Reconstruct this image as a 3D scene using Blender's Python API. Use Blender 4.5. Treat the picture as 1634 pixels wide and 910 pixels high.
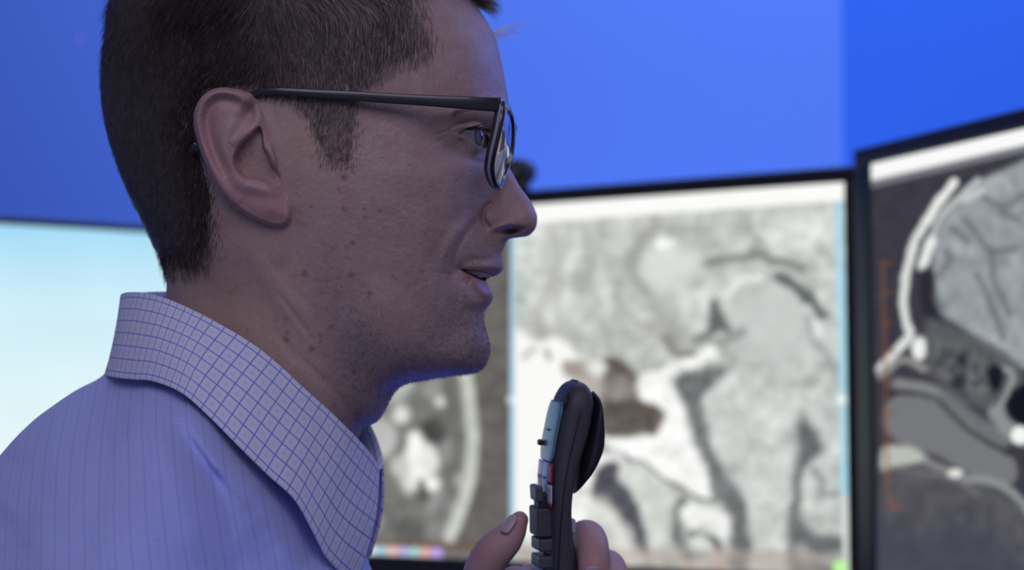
import bpy, math, random
import numpy as np
from mathutils import Vector

random.seed(7); RNG = np.random.default_rng(7)
for o in list(bpy.data.objects): bpy.data.objects.remove(o)
SC = bpy.context.scene
COL = SC.collection

# ------------------------------------------------------------------ camera, world, lights, exposure
IW, IH, FPX = 1634, 910, 2970.0
CX, CY = 817.0, 455.0
PITCH = math.radians(4.2)
CAM = np.array([0.0, 0.0, 1.15])
AX_R = np.array([1.0, 0.0, 0.0])
AX_U = np.array([0.0, -math.sin(PITCH), math.cos(PITCH)])
AX_F = np.array([0.0, math.cos(PITCH), math.sin(PITCH)])

cam_d = bpy.data.cameras.new('camera'); cam = bpy.data.objects.new('camera', cam_d); COL.objects.link(cam)
cam.location = CAM; cam.rotation_euler = (math.pi/2 + PITCH, 0, 0)
cam_d.sensor_width = 36.0; cam_d.lens = 36.0*FPX/IW; cam_d.clip_start = 0.01
cam_d.dof.use_dof = True; cam_d.dof.focus_distance = 0.845; cam_d.dof.aperture_fstop = 7.5
SC.camera = cam
SC.view_settings.view_transform = 'Standard'; SC.view_settings.look = 'None'
SC.view_settings.exposure = 0.0; SC.view_settings.gamma = 1.0; SC.view_settings.use_curve_mapping = False

world = bpy.data.worlds.new('world'); SC.world = world; world.use_nodes = True
bg = world.node_tree.nodes['Background']; bg.inputs[0].default_value = (0.42, 0.45, 0.80, 1); bg.inputs[1].default_value = 0.25

def area(name, loc, target, sx, sy, power, color, spread=180):
    l = bpy.data.lights.new(name, 'AREA'); l.shape = 'RECTANGLE'; l.size = sx; l.size_y = sy
    l.energy = power; l.color = color; l.spread = math.radians(spread)
    o = bpy.data.objects.new(name, l); COL.objects.link(o); o.location = loc
    d = Vector(target) - Vector(loc); o.rotation_euler = d.to_track_quat('-Z', 'Y').to_euler()
    return o
# dim room light from behind / above the camera, LED strip light washing the wall, blue wall light from the right
area('room_light', (0.1, -1.0, 2.2), (-0.15, 0.9, 1.2), 1.4, 1.0, 12.5, (0.84, 0.77, 1.0))
area('wall_wash_light', (0.55, 2.10, 2.75), (0.35, 2.9, 1.55), 2.0, 0.15, 19.0, (0.62, 0.72, 1.0))
area('wall_strip_light', (0.3, 2.45, 0.95), (0.3, 2.9, 1.5), 1.2, 0.1, 4.0, (0.55, 0.65, 1.0))
area('side_led_light', (1.0, 1.75, 1.75), (0.0, 0.9, 1.25), 0.4, 0.4, 4.2, (0.16, 0.22, 1.0))
area('desk_strip_light', (-0.05, 1.60, 0.78), (-0.05, 0.95, 1.15), 0.9, 0.05, 1.3, (0.08, 0.12, 1.0))

# ------------------------------------------------------------------ helpers
def s2l(c):
    c = np.asarray(c, float)/255.0
    return np.where(c <= 0.04045, c/12.92, ((c+0.055)/1.055)**2.4)
def cpt(a, b, d):                    # camera-frame metres -> world
    a = np.asarray(a, float)[..., None]; b = np.asarray(b, float)[..., None]; d = np.asarray(d, float)[..., None]
    return CAM + a*AX_R + b*AX_U + d*AX_F
def ppt(px, py, d):                  # a point seen at (px, py) at camera depth d
    px = np.asarray(px, float); py = np.asarray(py, float); d = np.asarray(d, float)
    return cpt((px-CX)/FPX*d, -(py-CY)/FPX*d, d)
def wpt(px, py, Y):                  # a point seen at (px, py) at world depth Y
    r = (px-CX)/FPX*AX_R - (py-CY)/FPX*AX_U + AX_F
    return CAM + r*(Y/r[1])
def proj(P):
    Q = np.asarray(P) - CAM
    a = Q@AX_R; b = Q@AX_U; d = Q@AX_F
    return CX + FPX*a/d, CY - FPX*b/d

def mesh_obj(name, V, F, mat=None, parent=None, smooth=True, col=None, uv=None):
    """V (n,3) array, F list of face arrays (k,4)/(k,3) or list of tuples; one mesh object"""
    V = np.ascontiguousarray(V, dtype=np.float32)
    me = bpy.data.meshes.new(name)
    if isinstance(F, np.ndarray): F = [F]
    if len(F) and isinstance(F[0], np.ndarray):
        fl = [f for f in F if len(f)]
        loops = np.concatenate([f.ravel() for f in fl]).astype(np.int32)
        tot = np.concatenate([np.full(len(f), f.shape[1]) for f in fl]).astype(np.int32)
        start = np.concatenate([[0], np.cumsum(tot)[:-1]]).astype(np.int32)
        me.vertices.add(len(V)); me.vertices.foreach_set('co', V.ravel())
        me.loops.add(len(loops)); me.loops.foreach_set('vertex_index', loops)
        me.polygons.add(len(tot)); me.polygons.foreach_set('loop_start', start)
        me.update(calc_edges=True)
    else:
        me.from_pydata([tuple(map(float, v)) for v in V], [], [tuple(int(i) for i in f) for f in F])
    me.validate()
    me.polygons.foreach_set('use_smooth', np.full(len(me.polygons), smooth))
    if col is not None:
        at = me.color_attributes.new('Col', 'FLOAT_COLOR', 'POINT')
        c4 = np.ones((len(V), 4), np.float32); c4[:, :3] = col
        at.data.foreach_set('color', c4.ravel())
    if uv is not None:
        ul = me.uv_layers.new(name='UVMap')
        li = np.empty(len(me.loops), np.int32); me.loops.foreach_get('vertex_index', li)
        ul.data.foreach_set('uv', np.ascontiguousarray(uv[li], dtype=np.float32).ravel())
    if mat: me.materials.append(mat)
    o = bpy.data.objects.new(name, me); COL.objects.link(o)
    if parent: o.parent = parent
    return o

def tag(o, label=None, cat=None, group=None, kind=None):
    if label: o['label'] = label
    if cat: o['category'] = cat
    if group: o['group'] = group
    if kind: o['kind'] = kind
    return o

class MB:
    def __init__(s): s.v = []; s.f = []
    def add(s, V, F):
        n = len(s.v); s.v += [tuple(v) for v in V]; s.f += [tuple(i+n for i in f) for f in F]
    def box(s, c, size, ax=None):
        ax = np.eye(3) if ax is None else np.array(ax); c = np.array(c, float); h = np.array(size)/2
        V = [c + sx*h[0]*ax[0] + sy*h[1]*ax[1] + sz*h[2]*ax[2] for sx in (-1,1) for sy in (-1,1) for sz in (-1,1)]
        s.add(V, [(0,1,3,2),(4,6,7,5),(0,4,5,1),(2,3,7,6),(0,2,6,4),(1,5,7,3)])
    def tube(s, pts, rad, n=12, flat=None):
        pts = np.array(pts, float); rad = np.broadcast_to(np.array(rad, float), (len(pts),))
        V, F = tube_grid(pts, rad, n); s.add(V, F)
    def build(s, name, mat=None, parent=None, smooth=False, bevel=0):
        o = mesh_obj(name, np.array(s.v), s.f, mat, parent, smooth)
        if bevel:
            m = o.modifiers.new('bevel', 'BEVEL'); m.width = bevel; m.segments = 3; m.limit_method = 'ANGLE'
            o.data.polygons.foreach_set('use_smooth', np.full(len(o.data.polygons), True))
            wn = o.modifiers.new('wn', 'WEIGHTED_NORMAL')
        return o

def frames(pts):
    t = np.gradient(pts, axis=0); t /= np.linalg.norm(t, axis=1)[:, None]+1e-12
    up = np.array([0, 0, 1.0]) if abs(t[0][2]) < .9 else np.array([0, 1.0, 0])
    n = np.cross(t[0], up); n /= np.linalg.norm(n); N = [n]
    for i in range(1, len(pts)):
        n = N[-1] - t[i]*np.dot(N[-1], t[i]); N.append(n/np.linalg.norm(n))
    N = np.array(N); B = np.cross(t, N); return t, N, B
def tube_grid(pts, rad, n=12, rb=None):
    t, N, B = frames(pts); rb = rad if rb is None else rb
    a = np.arange(n)*2*math.pi/n; V = []
    for i in range(len(pts)):
        for k in a: V.append(pts[i] + N[i]*math.cos(k)*rad[i] + B[i]*math.sin(k)*rb[i])
    F = [(i*n+k, i*n+(k+1) % n, (i+1)*n+(k+1) % n, (i+1)*n+k) for i in range(len(pts)-1) for k in range(n)]
    V += [pts[0], pts[-1]]; c0 = len(V)-2
    F += [(c0, (k+1) % n, k) for k in range(n)] + [(c0+1, (len(pts)-1)*n+k, (len(pts)-1)*n+(k+1) % n) for k in range(n)]
    return V, F
def catmull(P, n=200, closed=False):
    P = np.array(P, float)
    if closed: Q = np.vstack([P[-1], P, P[0], P[1]])
    else: Q = np.vstack([2*P[0]-P[1], P, 2*P[-1]-P[-2]])
    out = []; m = len(Q)-3; k = max(2, n//m + 1)
    for i in range(m):
        p0, p1, p2, p3 = Q[i:i+4]; t = np.linspace(0, 1, k, endpoint=False)[:, None]
        out.append(0.5*((2*p1)+(-p0+p2)*t+(2*p0-5*p1+4*p2-p3)*t**2+(-p0+3*p1-3*p2+p3)*t**3))
    out = np.vstack(out)
    if not closed: out = np.vstack([out, P[-1]])
    d = np.linalg.norm(np.diff(np.vstack([out, out[:1]]) if closed else out, axis=0), axis=1)
    s = np.concatenate([[0], np.cumsum(d)])
    q = np.linspace(0, s[-1], n, endpoint=not closed)
    src = np.vstack([out, out[:1]]) if closed else out
    return np.stack([np.interp(q, s, src[:, j]) for j in range(P.shape[1])], 1)

def pdist(X, Y, poly, closed=False):
    """distance to polyline, and arc fraction of the nearest point"""
    P = np.array(poly, float); X = np.asarray(X, float); Y = np.asarray(Y, float)
    if closed: P = np.vstack([P, P[:1]])
    best = np.full(X.shape, 1e9); fr = np.zeros(X.shape)
    L = np.linalg.norm(np.diff(P[:, :2], axis=0), axis=1); S = np.concatenate([[0], np.cumsum(L)])
    for i in range(len(P)-1):
        a, b = P[i, :2], P[i+1, :2]; ab = b-a; l2 = ab@ab+1e-9
        t = np.clip(((X-a[0])*ab[0]+(Y-a[1])*ab[1])/l2, 0, 1)
        d = np.hypot(X-a[0]-t*ab[0], Y-a[1]-t*ab[1]); m = d < best
        best = np.where(m, d, best); fr = np.where(m, (S[i]+t*L[i])/S[-1], fr)
    return best, fr
def inside(X, Y, poly):
    P = np.array(poly, float); r = np.zeros(np.shape(X), bool); j = len(P)-1
    for i in range(len(P)):
        xi, yi, xj, yj = *P[i], *P[j]
        c = ((yi > Y) != (yj > Y)) & (X < (xj-xi)*(Y-yi)/(yj-yi+1e-12)+xi)
        r ^= c; j = i
    return r
def sdist(X, Y, poly):               # >0 inside
    d, _ = pdist(X, Y, poly, True); return np.where(inside(X, Y, poly), d, -d)
def sstep(x, a, b):
    t = np.clip((x-a)/(b-a), 0, 1); return t*t*(3-2*t)
def vnoise(X, Y, s, seed=0):
    g = np.random.default_rng(seed).random((257, 257)); x = X/s; y = Y/s
    i = np.floor(x).astype(int); j = np.floor(y).astype(int); fx = x-i; fy = y-j
    fx = fx*fx*(3-2*fx); fy = fy*fy*(3-2*fy); i %= 256; j %= 256
    return (g[i, j]*(1-fx)*(1-fy)+g[i+1, j]*fx*(1-fy)+g[i, j+1]*(1-fx)*fy+g[i+1, j+1]*fx*fy)*2-1

# ------------------------------------------------------------------ materials
def mat_new(name):
    m = bpy.data.materials.new(name); m.use_nodes = True
    return m, m.node_tree, m.node_tree.nodes['Principled BSDF']
def pmat(name, rgb, rough=0.5, metal=0.0, spec=0.5, bump=0.0, bscale=400, var=0.0, coat=0):
    m, nt, b = mat_new(name)
    b.inputs['Base Color'].default_value = (*rgb, 1); b.inputs['Roughness'].default_value = rough
    b.inputs['Metallic'].default_value = metal; b.inputs['Specular IOR Level'].default_value = spec
    b.inputs['Coat Weight'].default_value = coat
    tc = nt.nodes.new('ShaderNodeTexCoord')
    if bump or var:
        n = nt.nodes.new('ShaderNodeTexNoise'); n.inputs['Scale'].default_value = bscale; n.inputs['Detail'].default_value = 4
        nt.links.new(tc.outputs['Object'], n.inputs['Vector'])
    if bump:
        bp = nt.nodes.new('ShaderNodeBump'); bp.inputs['Strength'].default_value = bump; bp.inputs['Distance'].default_value = 0.001
        nt.links.new(n.outputs['Fac'], bp.inputs['Height']); nt.links.new(bp.outputs['Normal'], b.inputs['Normal'])
    if var:
        mx = nt.nodes.new('ShaderNodeMix'); mx.data_type = 'RGBA'
        mx.inputs[6].default_value = (*[c*(1-var) for c in rgb], 1); mx.inputs[7].default_value = (*[min(1, c*(1+var)) for c in rgb], 1)
        nt.links.new(n.outputs['Fac'], mx.inputs[0]); nt.links.new(mx.outputs[2], b.inputs['Base Color'])
    return m
def emat_col(name, strength=1.0):    # a lit display: emission from its picture
    m = bpy.data.materials.new(name); m.use_nodes = True; nt = m.node_tree; nt.nodes.clear()
    at = nt.nodes.new('ShaderNodeAttribute'); at.attribute_name = 'Col'
    e = nt.nodes.new('ShaderNodeEmission'); e.inputs[1].default_value = strength
    out = nt.nodes.new('ShaderNodeOutputMaterial')
    nt.links.new(at.outputs['Color'], e.inputs[0]); nt.links.new(e.outputs[0], out.inputs[0]); return m
def grid_faces(nu, nv, off=0, wrap=False):
    i, j = np.meshgrid(np.arange(nu if wrap else nu-1), np.arange(nv-1), indexing='ij')
    i2 = (i+1) % nu
    return (np.stack([i*nv+j, i2*nv+j, i2*nv+j+1, i*nv+j+1], -1).reshape(-1, 4)+off)
# ------------------------------------------------------------------ the room
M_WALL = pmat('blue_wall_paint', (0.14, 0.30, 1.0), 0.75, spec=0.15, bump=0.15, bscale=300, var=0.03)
M_WALL2 = pmat('blue_wall_less_wash', (0.045, 0.19, 0.92), 0.75, spec=0.15, bump=0.15, bscale=300, var=0.03)  # deeper blue puts weaker wash light on the right wall into its colour
M_FLOOR = pmat('dark_carpet', (0.05, 0.055, 0.07), 0.95, bump=0.6, bscale=900, var=0.3)
M_CEIL = pmat('ceiling_white', (0.55, 0.55, 0.6), 0.9, bump=0.2, bscale=120)
M_BEZEL = pmat('black_bezel', (0.012, 0.012, 0.018), 0.35, bump=0.05, bscale=800)
M_BACK = pmat('dark_monitor_shell', (0.02, 0.02, 0.024), 0.5, bump=0.1, bscale=500)
M_DESK = pmat('dark_laminate', (0.09, 0.085, 0.09), 0.45, bump=0.08, bscale=80, var=0.2)

XC = (1350-CX)/FPX*2.9*1.0
def wall(name, p, q, z0=0.0, z1=2.8, th=0.08, m=None):
    p = np.array([*p, 0.0]); q = np.array([*q, 0.0]); d = q-p; L = np.linalg.norm(d); d /= L
    n = np.array([-d[1], d[0], 0]); c = (p+q)/2 + n*th/2; c[2] = (z0+z1)/2
    mb = MB(); mb.box(c, (L, th, z1-z0), (d, n, (0, 0, 1))); o = mb.build(name, m or M_WALL); tag(o, kind='structure'); return o
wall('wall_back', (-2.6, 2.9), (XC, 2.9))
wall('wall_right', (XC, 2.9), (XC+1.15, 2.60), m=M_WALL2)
for nm, c, s, m in (('floor', (-0.3, 0.9, -0.03), (4.8, 4.4, 0.06), M_FLOOR),):
    mb = MB(); mb.box(c, s); tag(mb.build(nm, m), kind='structure')

# ------------------------------------------------------------------ display pictures (what the screens show)
class Pic:
    def __init__(s, X, Y, rgb):
        s.X, s.Y = X, Y; s.C = np.ones(X.shape+(3,))*np.array(rgb, float)
    def mix(s, a, g):
        g = np.array([g, g, g] if np.isscalar(g) else g, float); s.C += (g-s.C)*a[..., None]
    def line(s, pts, w, g, soft=5, op=1.0, taper=False):
        P = np.array(pts, float); m = (s.X > P[:, 0].min()-w-30) & (s.X < P[:, 0].max()+w+30) & (s.Y > P[:, 1].min()-w-30) & (s.Y < P[:, 1].max()+w+30)
        if len(P) > 2: P = catmull(P, 40)
        a = np.zeros(s.X.shape); d, fr = pdist(s.X[m], s.Y[m], P)
        ww = w*(np.sin(np.clip(fr, 0, 1)*math.pi)**.5 if taper else 1)
        a[m] = op*(1-sstep(d, ww/2-soft, ww/2+soft)); s.mix(a, g)
    def poly(s, pts, g, soft=6, op=1.0, smooth=True):
        P = catmull(pts, 60, True) if smooth else pts
        s.mix(op*sstep(sdist(s.X, s.Y, P), -soft, soft), g)
    def blob(s, x, y, r, g, soft=6, op=1.0, ry=None):
        d = np.hypot(s.X-x, (s.Y-y)*(r/(ry or r))); s.mix(op*(1-sstep(d, r-soft, r+soft)), g)
    def noise(s, a, sc, mask=None, seed=1, tint=(1, 1, 1)):
        n = vnoise(s.X+900, s.Y+900, sc, seed)*a; n = n if mask is None else n*mask; s.C += n[..., None]*np.array(tint)

def pic_center(X, Y):
    X0, Y0 = X, Y; wf = sstep(Y-(291-.072*(X-1345)), 45, 80)*sstep(X, 825, 850)*(1-sstep(X, 1315, 1330))
    X = X0+wf*(5*vnoise(X0+300, Y0+300, 26, 51)+2.5*vnoise(X0+300, Y0+300, 12, 52)); Y = Y0+wf*(5*vnoise(X0+300, Y0+300, 26, 53)+2.5*vnoise(X0+300, Y0+300, 12, 54))
    p = Pic(X, Y, (200, 204, 200)); W = (250, 250, 248)
    R = (X > 817).astype(float)
    for sc, a, sd in ((6, 8, 1), (13, 15, 2), (27, 19, 3), (55, 12, 4)): p.noise(a, sc, R, sd)
    D = (128, 128, 126)
    # upper gyri
    p.line([(1045,362),(1022,385),(1010,415),(1018,445),(1035,468)], 20, (158,158,154), 9, .8)
    p.line([(1040,345),(1060,360),(1130,368)], 16, (165,165,162), 9, .6)
    p.line([(935,370),(945,400),(940,440),(960,480)], 14, (172,170,166), 8, .6)
    p.line([(880,370),(895,400),(885,450),(860,500)], 16, (180,176,172), 9, .6)
    p.line([(985,470),(1005,505),(1040,520),(1065,510)], 14, (170,168,164), 8, .7)
    p.line([(1128,418),(1165,410),(1210,409),(1255,420),(1280,430)], 15, (128,130,128), 7, .9)
    p.line([(1080,440),(1110,450)], 16, (172,174,170), 8, .7)
    p.poly([(1018,420),(1060,392),(1120,405),(1110,440),(1080,465),(1040,462)], (222,226,221), 12, .7)
    p.blob(1058,386,17,W,6,1,9)
    p.line([(1160,470),(1185,447),(1215,442)], 12, (236,240,236), 6, .9)
    p.poly([(1180,470),(1240,455),(1300,500),(1310,560),(1270,600),(1210,590),(1160,540)], (200,205,203), 14, .7)
    p.line([(1243,445),(1275,463),(1300,478),(1315,500)], 16, (88,94,96), 7, .95)
    p.line([(1290,510),(1310,560),(1335,590)], 12, (150,156,156), 6, .7)
    p.blob(1305,525,8,(235,240,238),5,.8,14)
    p.poly([(1143,478),(1158,515),(1162,532),(1140,530),(1118,545),(1112,540),(1130,515)], (98,102,102), 6, .95)
    p.line([(1112,545),(1150,545),(1180,530)], 14, (140,142,140), 7, .8)
    p.line([(1065,540),(1080,560),(1100,565)], 18, (135,133,130), 7, .85)
    p.line([(1070,518),(1085,545)], 14, (165,165,162), 7, .7)
    p.line([(850,500),(870,525),(930,540)], 18, (172,168,164), 9, .6)
    # bright left tissue
    p.poly([(815,540),(850,548),(880,536),(905,548),(930,570),(950,600),(960,650),(950,720),(985,728),(1010,745),(960,800),(900,850),(815,830)], W, 8, 1)
    p.line([(835,570),(850,560)], 8, (190,186,180), 4, .8); p.line([(868,560),(880,572)], 7, (150,145,140), 4, .8)
    p.poly([(905,580),(930,575),(930,600),(905,600)], (170,160,152), 6, .8)
    # dark brown mass
    p.poly([(960,578),(985,572),(1012,585),(1022,615),(1028,640),(1052,650),(1056,680),(1040,697),(1005,700),(965,690),(958,640)], (100,93,88), 7, 1)
    p.poly([(968,600),(1000,598),(1015,625),(990,640),(965,625)], (158,152,146), 8, .7)
    p.poly([(905,585),(955,585),(965,640),(930,640)], (150,142,135), 8, .7)
    p.blob(952,590,13,(236,238,234),6,.9)
    # white sella / wedge
    p.line([(1040,605),(1075,588),(1110,578),(1135,566)], 20, W, 6, 1)
    p.blob(1040,622,24,W,6)
    p.poly([(1030,600),(1072,606),(1088,650),(1100,690),(1128,750),(1140,795),(1125,803),(1070,770),(1000,728),(962,700),(1010,702),(1054,690),(1058,655)], W, 7, 1)
    p.line([(960,800),(900,780),(870,760)], 30, (225,228,222), 12, .8)
    # brainstem and the dark space before it
    p.poly([(1080,602),(1120,590),(1160,585),(1140,615),(1122,650),(1135,720),(1160,760),(1190,800),(1200,915),(1172,915),(1160,840),(1140,790),(1118,730),(1100,670)], (108,111,112), 9, .95)
    p.poly([(1150,625),(1180,612),(1220,620),(1260,650),(1250,700),(1262,740),(1255,915),(1200,915),(1195,820),(1180,760),(1140,720),(1134,670)], (206,210,207), 8, .95)
    p.poly([(1280,660),(1300,690),(1320,715),(1290,750),(1275,800),(1300,850),(1345,860),(1345,915),(1268,915),(1262,800),(1270,720)], (104,108,110), 10, .95)
    p.poly([(1290,640),(1345,620),(1345,700),(1318,700)], (196,200,198), 9, .8)
    p.blob(1318,768,34,(196,200,198),9,.9,44); p.line([(1302,750),(1315,785),(1335,790)], 9, (130,132,132), 5, .8)
    p.line([(1275,880),(1300,895),(1345,890)], 16, (175,178,176), 8, .8)
    # lower part
    p.poly([(955,748),(985,742),(995,770),(1010,792),(1025,830),(1035,880),(1010,880),(985,840),(950,800)], (88,88,96), 7, .98)
    p.line([(905,790),(950,810),(985,850),(1008,905)], 34, (232,233,228), 12, .9)
    p.line([(915,775),(960,800),(1000,850)], 6, (170,172,168), 4, .6)
    p.poly([(1000,735),(1060,770),(1090,800),(1080,830),(1060,890),(1030,870),(1022,810),(995,765)], (214,217,212), 9, .9)
    p.line([(1002,728),(1045,752),(1090,783),(1138,805)], 5, (110,112,110), 3, .9)
    p.line([(1088,800),(1080,850),(1100,890)], 16, (122,124,124), 8, .9)
    p.line([(1105,850),(1130,845),(1145,870)], 14, (104,106,106), 6, .9); p.blob(1127,872,10,(222,224,222),5)
    p.poly([(1090,815),(1120,808),(1160,812),(1168,850),(1140,850),(1095,840)], (240,241,238), 8, .95)
    for sc, a, sd in ((7, 11, 11), (15, 13, 12), (30, 8, 13)): p.noise(a, sc, R*sstep(X, 900, 960)*sstep(Y, 540, 600), sd)
    X, Y = X0, Y0; p.X, p.Y = X0, Y0
    # left pane
    L = 1-sstep(X, 813, 817)
    q = Pic(X, Y, (104, 100, 98))
    q.poly([(560,600),(700,590),(745,600),(762,680),(755,760),(725,850),(640,868),(540,860)], (118,118,114), 8)
    q.poly([(560,690),(600,650),(640,640),(660,600),(600,590)], (178,182,176), 10)
    for a_ in ((600,700,34,190),(585,780,30,105),(640,662,14,236),(703,640,10,226),(690,690,22,70),(672,735,30,240),(660,770,20,230),(640,745,18,205),(672,790,12,92),(720,720,18,150),(728,765,10,190),(700,800,22,150),(655,850,25,92),(610,830,22,110),(690,620,16,150),(667,715,12,235),(600,835,16,140),(700,845,22,130)):
        q.blob(a_[0], a_[1], a_[2], a_[3], 9, .95)
    q.line([(662,700),(668,760),(690,772)], 24, (244,246,240), 8)
    q.line([(672,770),(680,795)], 9, (70,72,72), 5)
    q.line([(712,590),(716,640),(728,700),(722,760),(700,830)], 12, (108,108,106), 6, .8)
    q.line([(742,590),(750,650),(754,700),(748,770),(732,820),(718,858)], 21, (198,202,195), 5)
    q.noise(8, 9, None, 5); q.noise(8, 20, None, 6)
    q.line([(560,866),(760,872)], 8, (120,88,66), 4, .8)
    q.mix(sstep(Y-(.06*(X-600)), 876-8, 882-8), (122,118,116))
    q.line([(770,870),(812,874)],10,(90,88,90),5,.6)
    for k, c in enumerate(((250,215,150),(255,250,240),(170,215,240),(245,205,190),(200,185,240),(170,225,225),(240,185,175),(200,175,250))):
        q.blob(574+17.5*k, 880+.6*k, 10, c, 4)
    p.C += (q.C-p.C)*L[..., None]
    # pane borders, menu bar, task bar
    p.line([(819,340),(817,1000)], 7, (168,212,232), 2.5)
    p.blob(816,638,7,(235,245,250),3,.8)
    p.mix((np.abs(X-(1339+.020*(Y-320))) < 5.5)*(Y < 790)*1.0, (168,218,236))
    p.mix((np.abs(X-(1339+.020*(Y-320))) < 4)*(Y >= 790)*1.0, (216,222,220))
    p.blob(1343,638,8,(240,250,250),3)
    top = 291-.072*(X-1345)
    p.mix((X > 817)*(Y > 874+.02*(X-1000))*(1-sstep(X,1300,1340))*.55, (175,160,150)); p.noise(14, 12, (X > 1000)*(X < 1180)*(Y > 880), 8, (1, .4, .1))
    p.blob(1340,906,12,(190,250,160),4)
    p.mix(1-sstep(Y-top, 27, 31), (252,252,250)); p.line([(1345,328),(830,364)], 3, (180,182,180), 3, .5)
    return np.clip(p.C, 5, 255)

def pic_right(X, Y):
    X0, Y0 = X, Y; X = X0+1.5*vnoise(X0+300, Y0+300, 14, 51); Y = Y0+1.5*vnoise(X0+300, Y0+300, 14, 53)
    p = Pic(X, Y, (60, 58, 68)); p.noise(4, 14, None, 2)
    G = (150, 156, 160)
    low = [(1405,745),(1440,715),(1500,745),(1560,765),(1610,790),(1700,830),(1700,1100),(1395,1100)]
    p.poly(low, (84,84,90), 12, 1, False); p.noise(9, 16, sstep(sdist(X, Y, low), 0, 20), 21)
    p.poly([(1395,830),(1470,850),(1540,830),(1634,900),(1634,1000),(1390,1000)], (66,68,86), 30, .6)
    brain = [(1492,460),(1487,430),(1494,370),(1515,335),(1550,295),(1600,270),(1700,250),(1800,400),(1800,620),(1634,590),(1580,560),(1530,520),(1500,500)]
    p.poly(brain, G, 7); bm = sstep(sdist(X, Y, brain), 0, 10)
    p.noise(10, 10, bm, 22); p.noise(12, 24, bm, 23)
    for L in ([(1540,350),(1560,375),(1582,400),(1620,395)],[(1510,400),(1516,415),(1500,440)],[(1582,400),(1588,450),(1610,500)],[(1520,365),(1545,385)],[(1560,310),(1600,330),(1634,310)],[(1600,340),(1625,350)],[(1492,475),(1505,490)],[(1560,440),(1580,480),(1600,540)]):
        p.line(L, 11, (100,104,112), 6, .65)
    p.line([(1575,290),(1600,285),(1610,300)],10,(180,185,186),5,.7)
    p.line([(1522,292),(1490,335),(1465,375),(1450,420),(1442,470),(1445,510),(1452,535),(1430,560),(1405,590)], 15, (222,226,222), 4)
    p.line([(1560,287),(1525,320),(1498,350),(1485,385)], 10, (190,194,194), 4)
    p.line([(1524,290),(1500,320),(1480,355)], 10, (236,238,234), 4)
    p.line([(1487,385),(1480,400),(1472,424)], 17, (232,235,232), 4)
    p.line([(1540,318),(1565,305)], 14, (196,200,200), 5)
    p.line([(1478,440),(1480,480),(1495,520)], 22, (44,44,54), 7)
    p.poly([(1480,510),(1540,530),(1600,560),(1634,600),(1620,660),(1560,650),(1520,630),(1480,590)], (92,94,98), 9, .95)
    p.noise(26, 9, sstep(sdist(X, Y, [(1490,530),(1590,560),(1600,640),(1530,640),(1480,590)]), 0, 12), 24)
    p.blob(1530,610,12,(52,52,60),5); p.blob(1535,575,10,(50,50,58),5)
    p.line([(1590,585),(1615,595),(1610,620),(1595,650)], 9, (150,154,154), 4)
    p.poly([(1585,580),(1600,590),(1598,615),(1585,625),(1575,600)], (28,28,40), 5)
    p.poly([(1605,640),(1640,610),(1700,600),(1700,720),(1634,690),(1612,670)], (22,22,34), 6)
    p.blob(1467,556,12,(238,240,236),4,1,20)
    p.line([(1405,600),(1440,575),(1475,590)], 12, (150,150,148), 6)
    p.line([(1430,612),(1470,618),(1500,630)], 18, (132,134,134), 6); p.line([(1425,595),(1475,600)], 7, (62,62,68), 4)
    p.line([(1420,628),(1470,632),(1510,640)], 6, (50,50,56), 4)
    p.poly([(1410,655),(1430,632),(1480,634),(1510,650),(1560,690),(1615,730),(1624,755),(1610,775),(1560,765),(1500,730),(1450,715),(1415,690)], (118,120,124), 5)
    p.line([(1510,640),(1560,680),(1600,700)], 30, (112,114,118), 8); p.line([(1500,642),(1550,690),(1610,725)], 6, (58,58,64), 4)
    p.line([(1590,660),(1605,680),(1634,700)], 26, (140,144,146), 6); p.blob(1628,695,15,(244,246,244),4)
    p.line([(1408,700),(1440,718),(1480,735)], 5, (56,56,62), 3)
    p.poly([(1405,735),(1412,712),(1450,712),(1480,730),(1475,738),(1430,745),(1408,752)], (186,188,182), 6)
    p.line([(1480,738),(1510,750)], 14, (130,132,132), 5); p.blob(1524,756,13,(222,224,216),4,1,8)
    p.line([(1540,765),(1580,768),(1620,790),(1650,830)], 14, (140,144,144), 5)
    p.line([(1440,750),(1520,765),(1560,790)], 6, (112,112,116), 4)
    X, Y = X0, Y0; p.X, p.Y = X0, Y0
    p.line([(1408,418),(1412,560),(1418,790),(1436,810)], 4, (140,92,66), 2.5, .8)
    for k in range(9): p.line([(1410+k*.9,420+48*k),(1424+k*.9,418+48*k)], 4, (128,84,60), 2.5, .7)
    top = 262-.232*(X-1390)
    p.mix(1-sstep(Y-top, 36, 40), (120,122,128)); p.mix(1-sstep(Y-top, 24, 28), (250,250,250))
    return np.clip(p.C, 5, 255)

def pic_left(X, Y):
    t = np.clip((Y-350)/330, 0, 1)[..., None]
    top = np.array((150, 214, 248.)); mid = np.array((206, 238, 250.)); bot = np.array((228, 246, 248.))
    C = np.where(t < .4, top+(mid-top)*np.clip(t/.4, 0, 1)**.6, mid+(bot-mid)*(t-.4)/.6)
    n = vnoise(X+2000, Y, 60, 3)[..., None]*2
    return np.clip(C+n, 0, 255)

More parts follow.
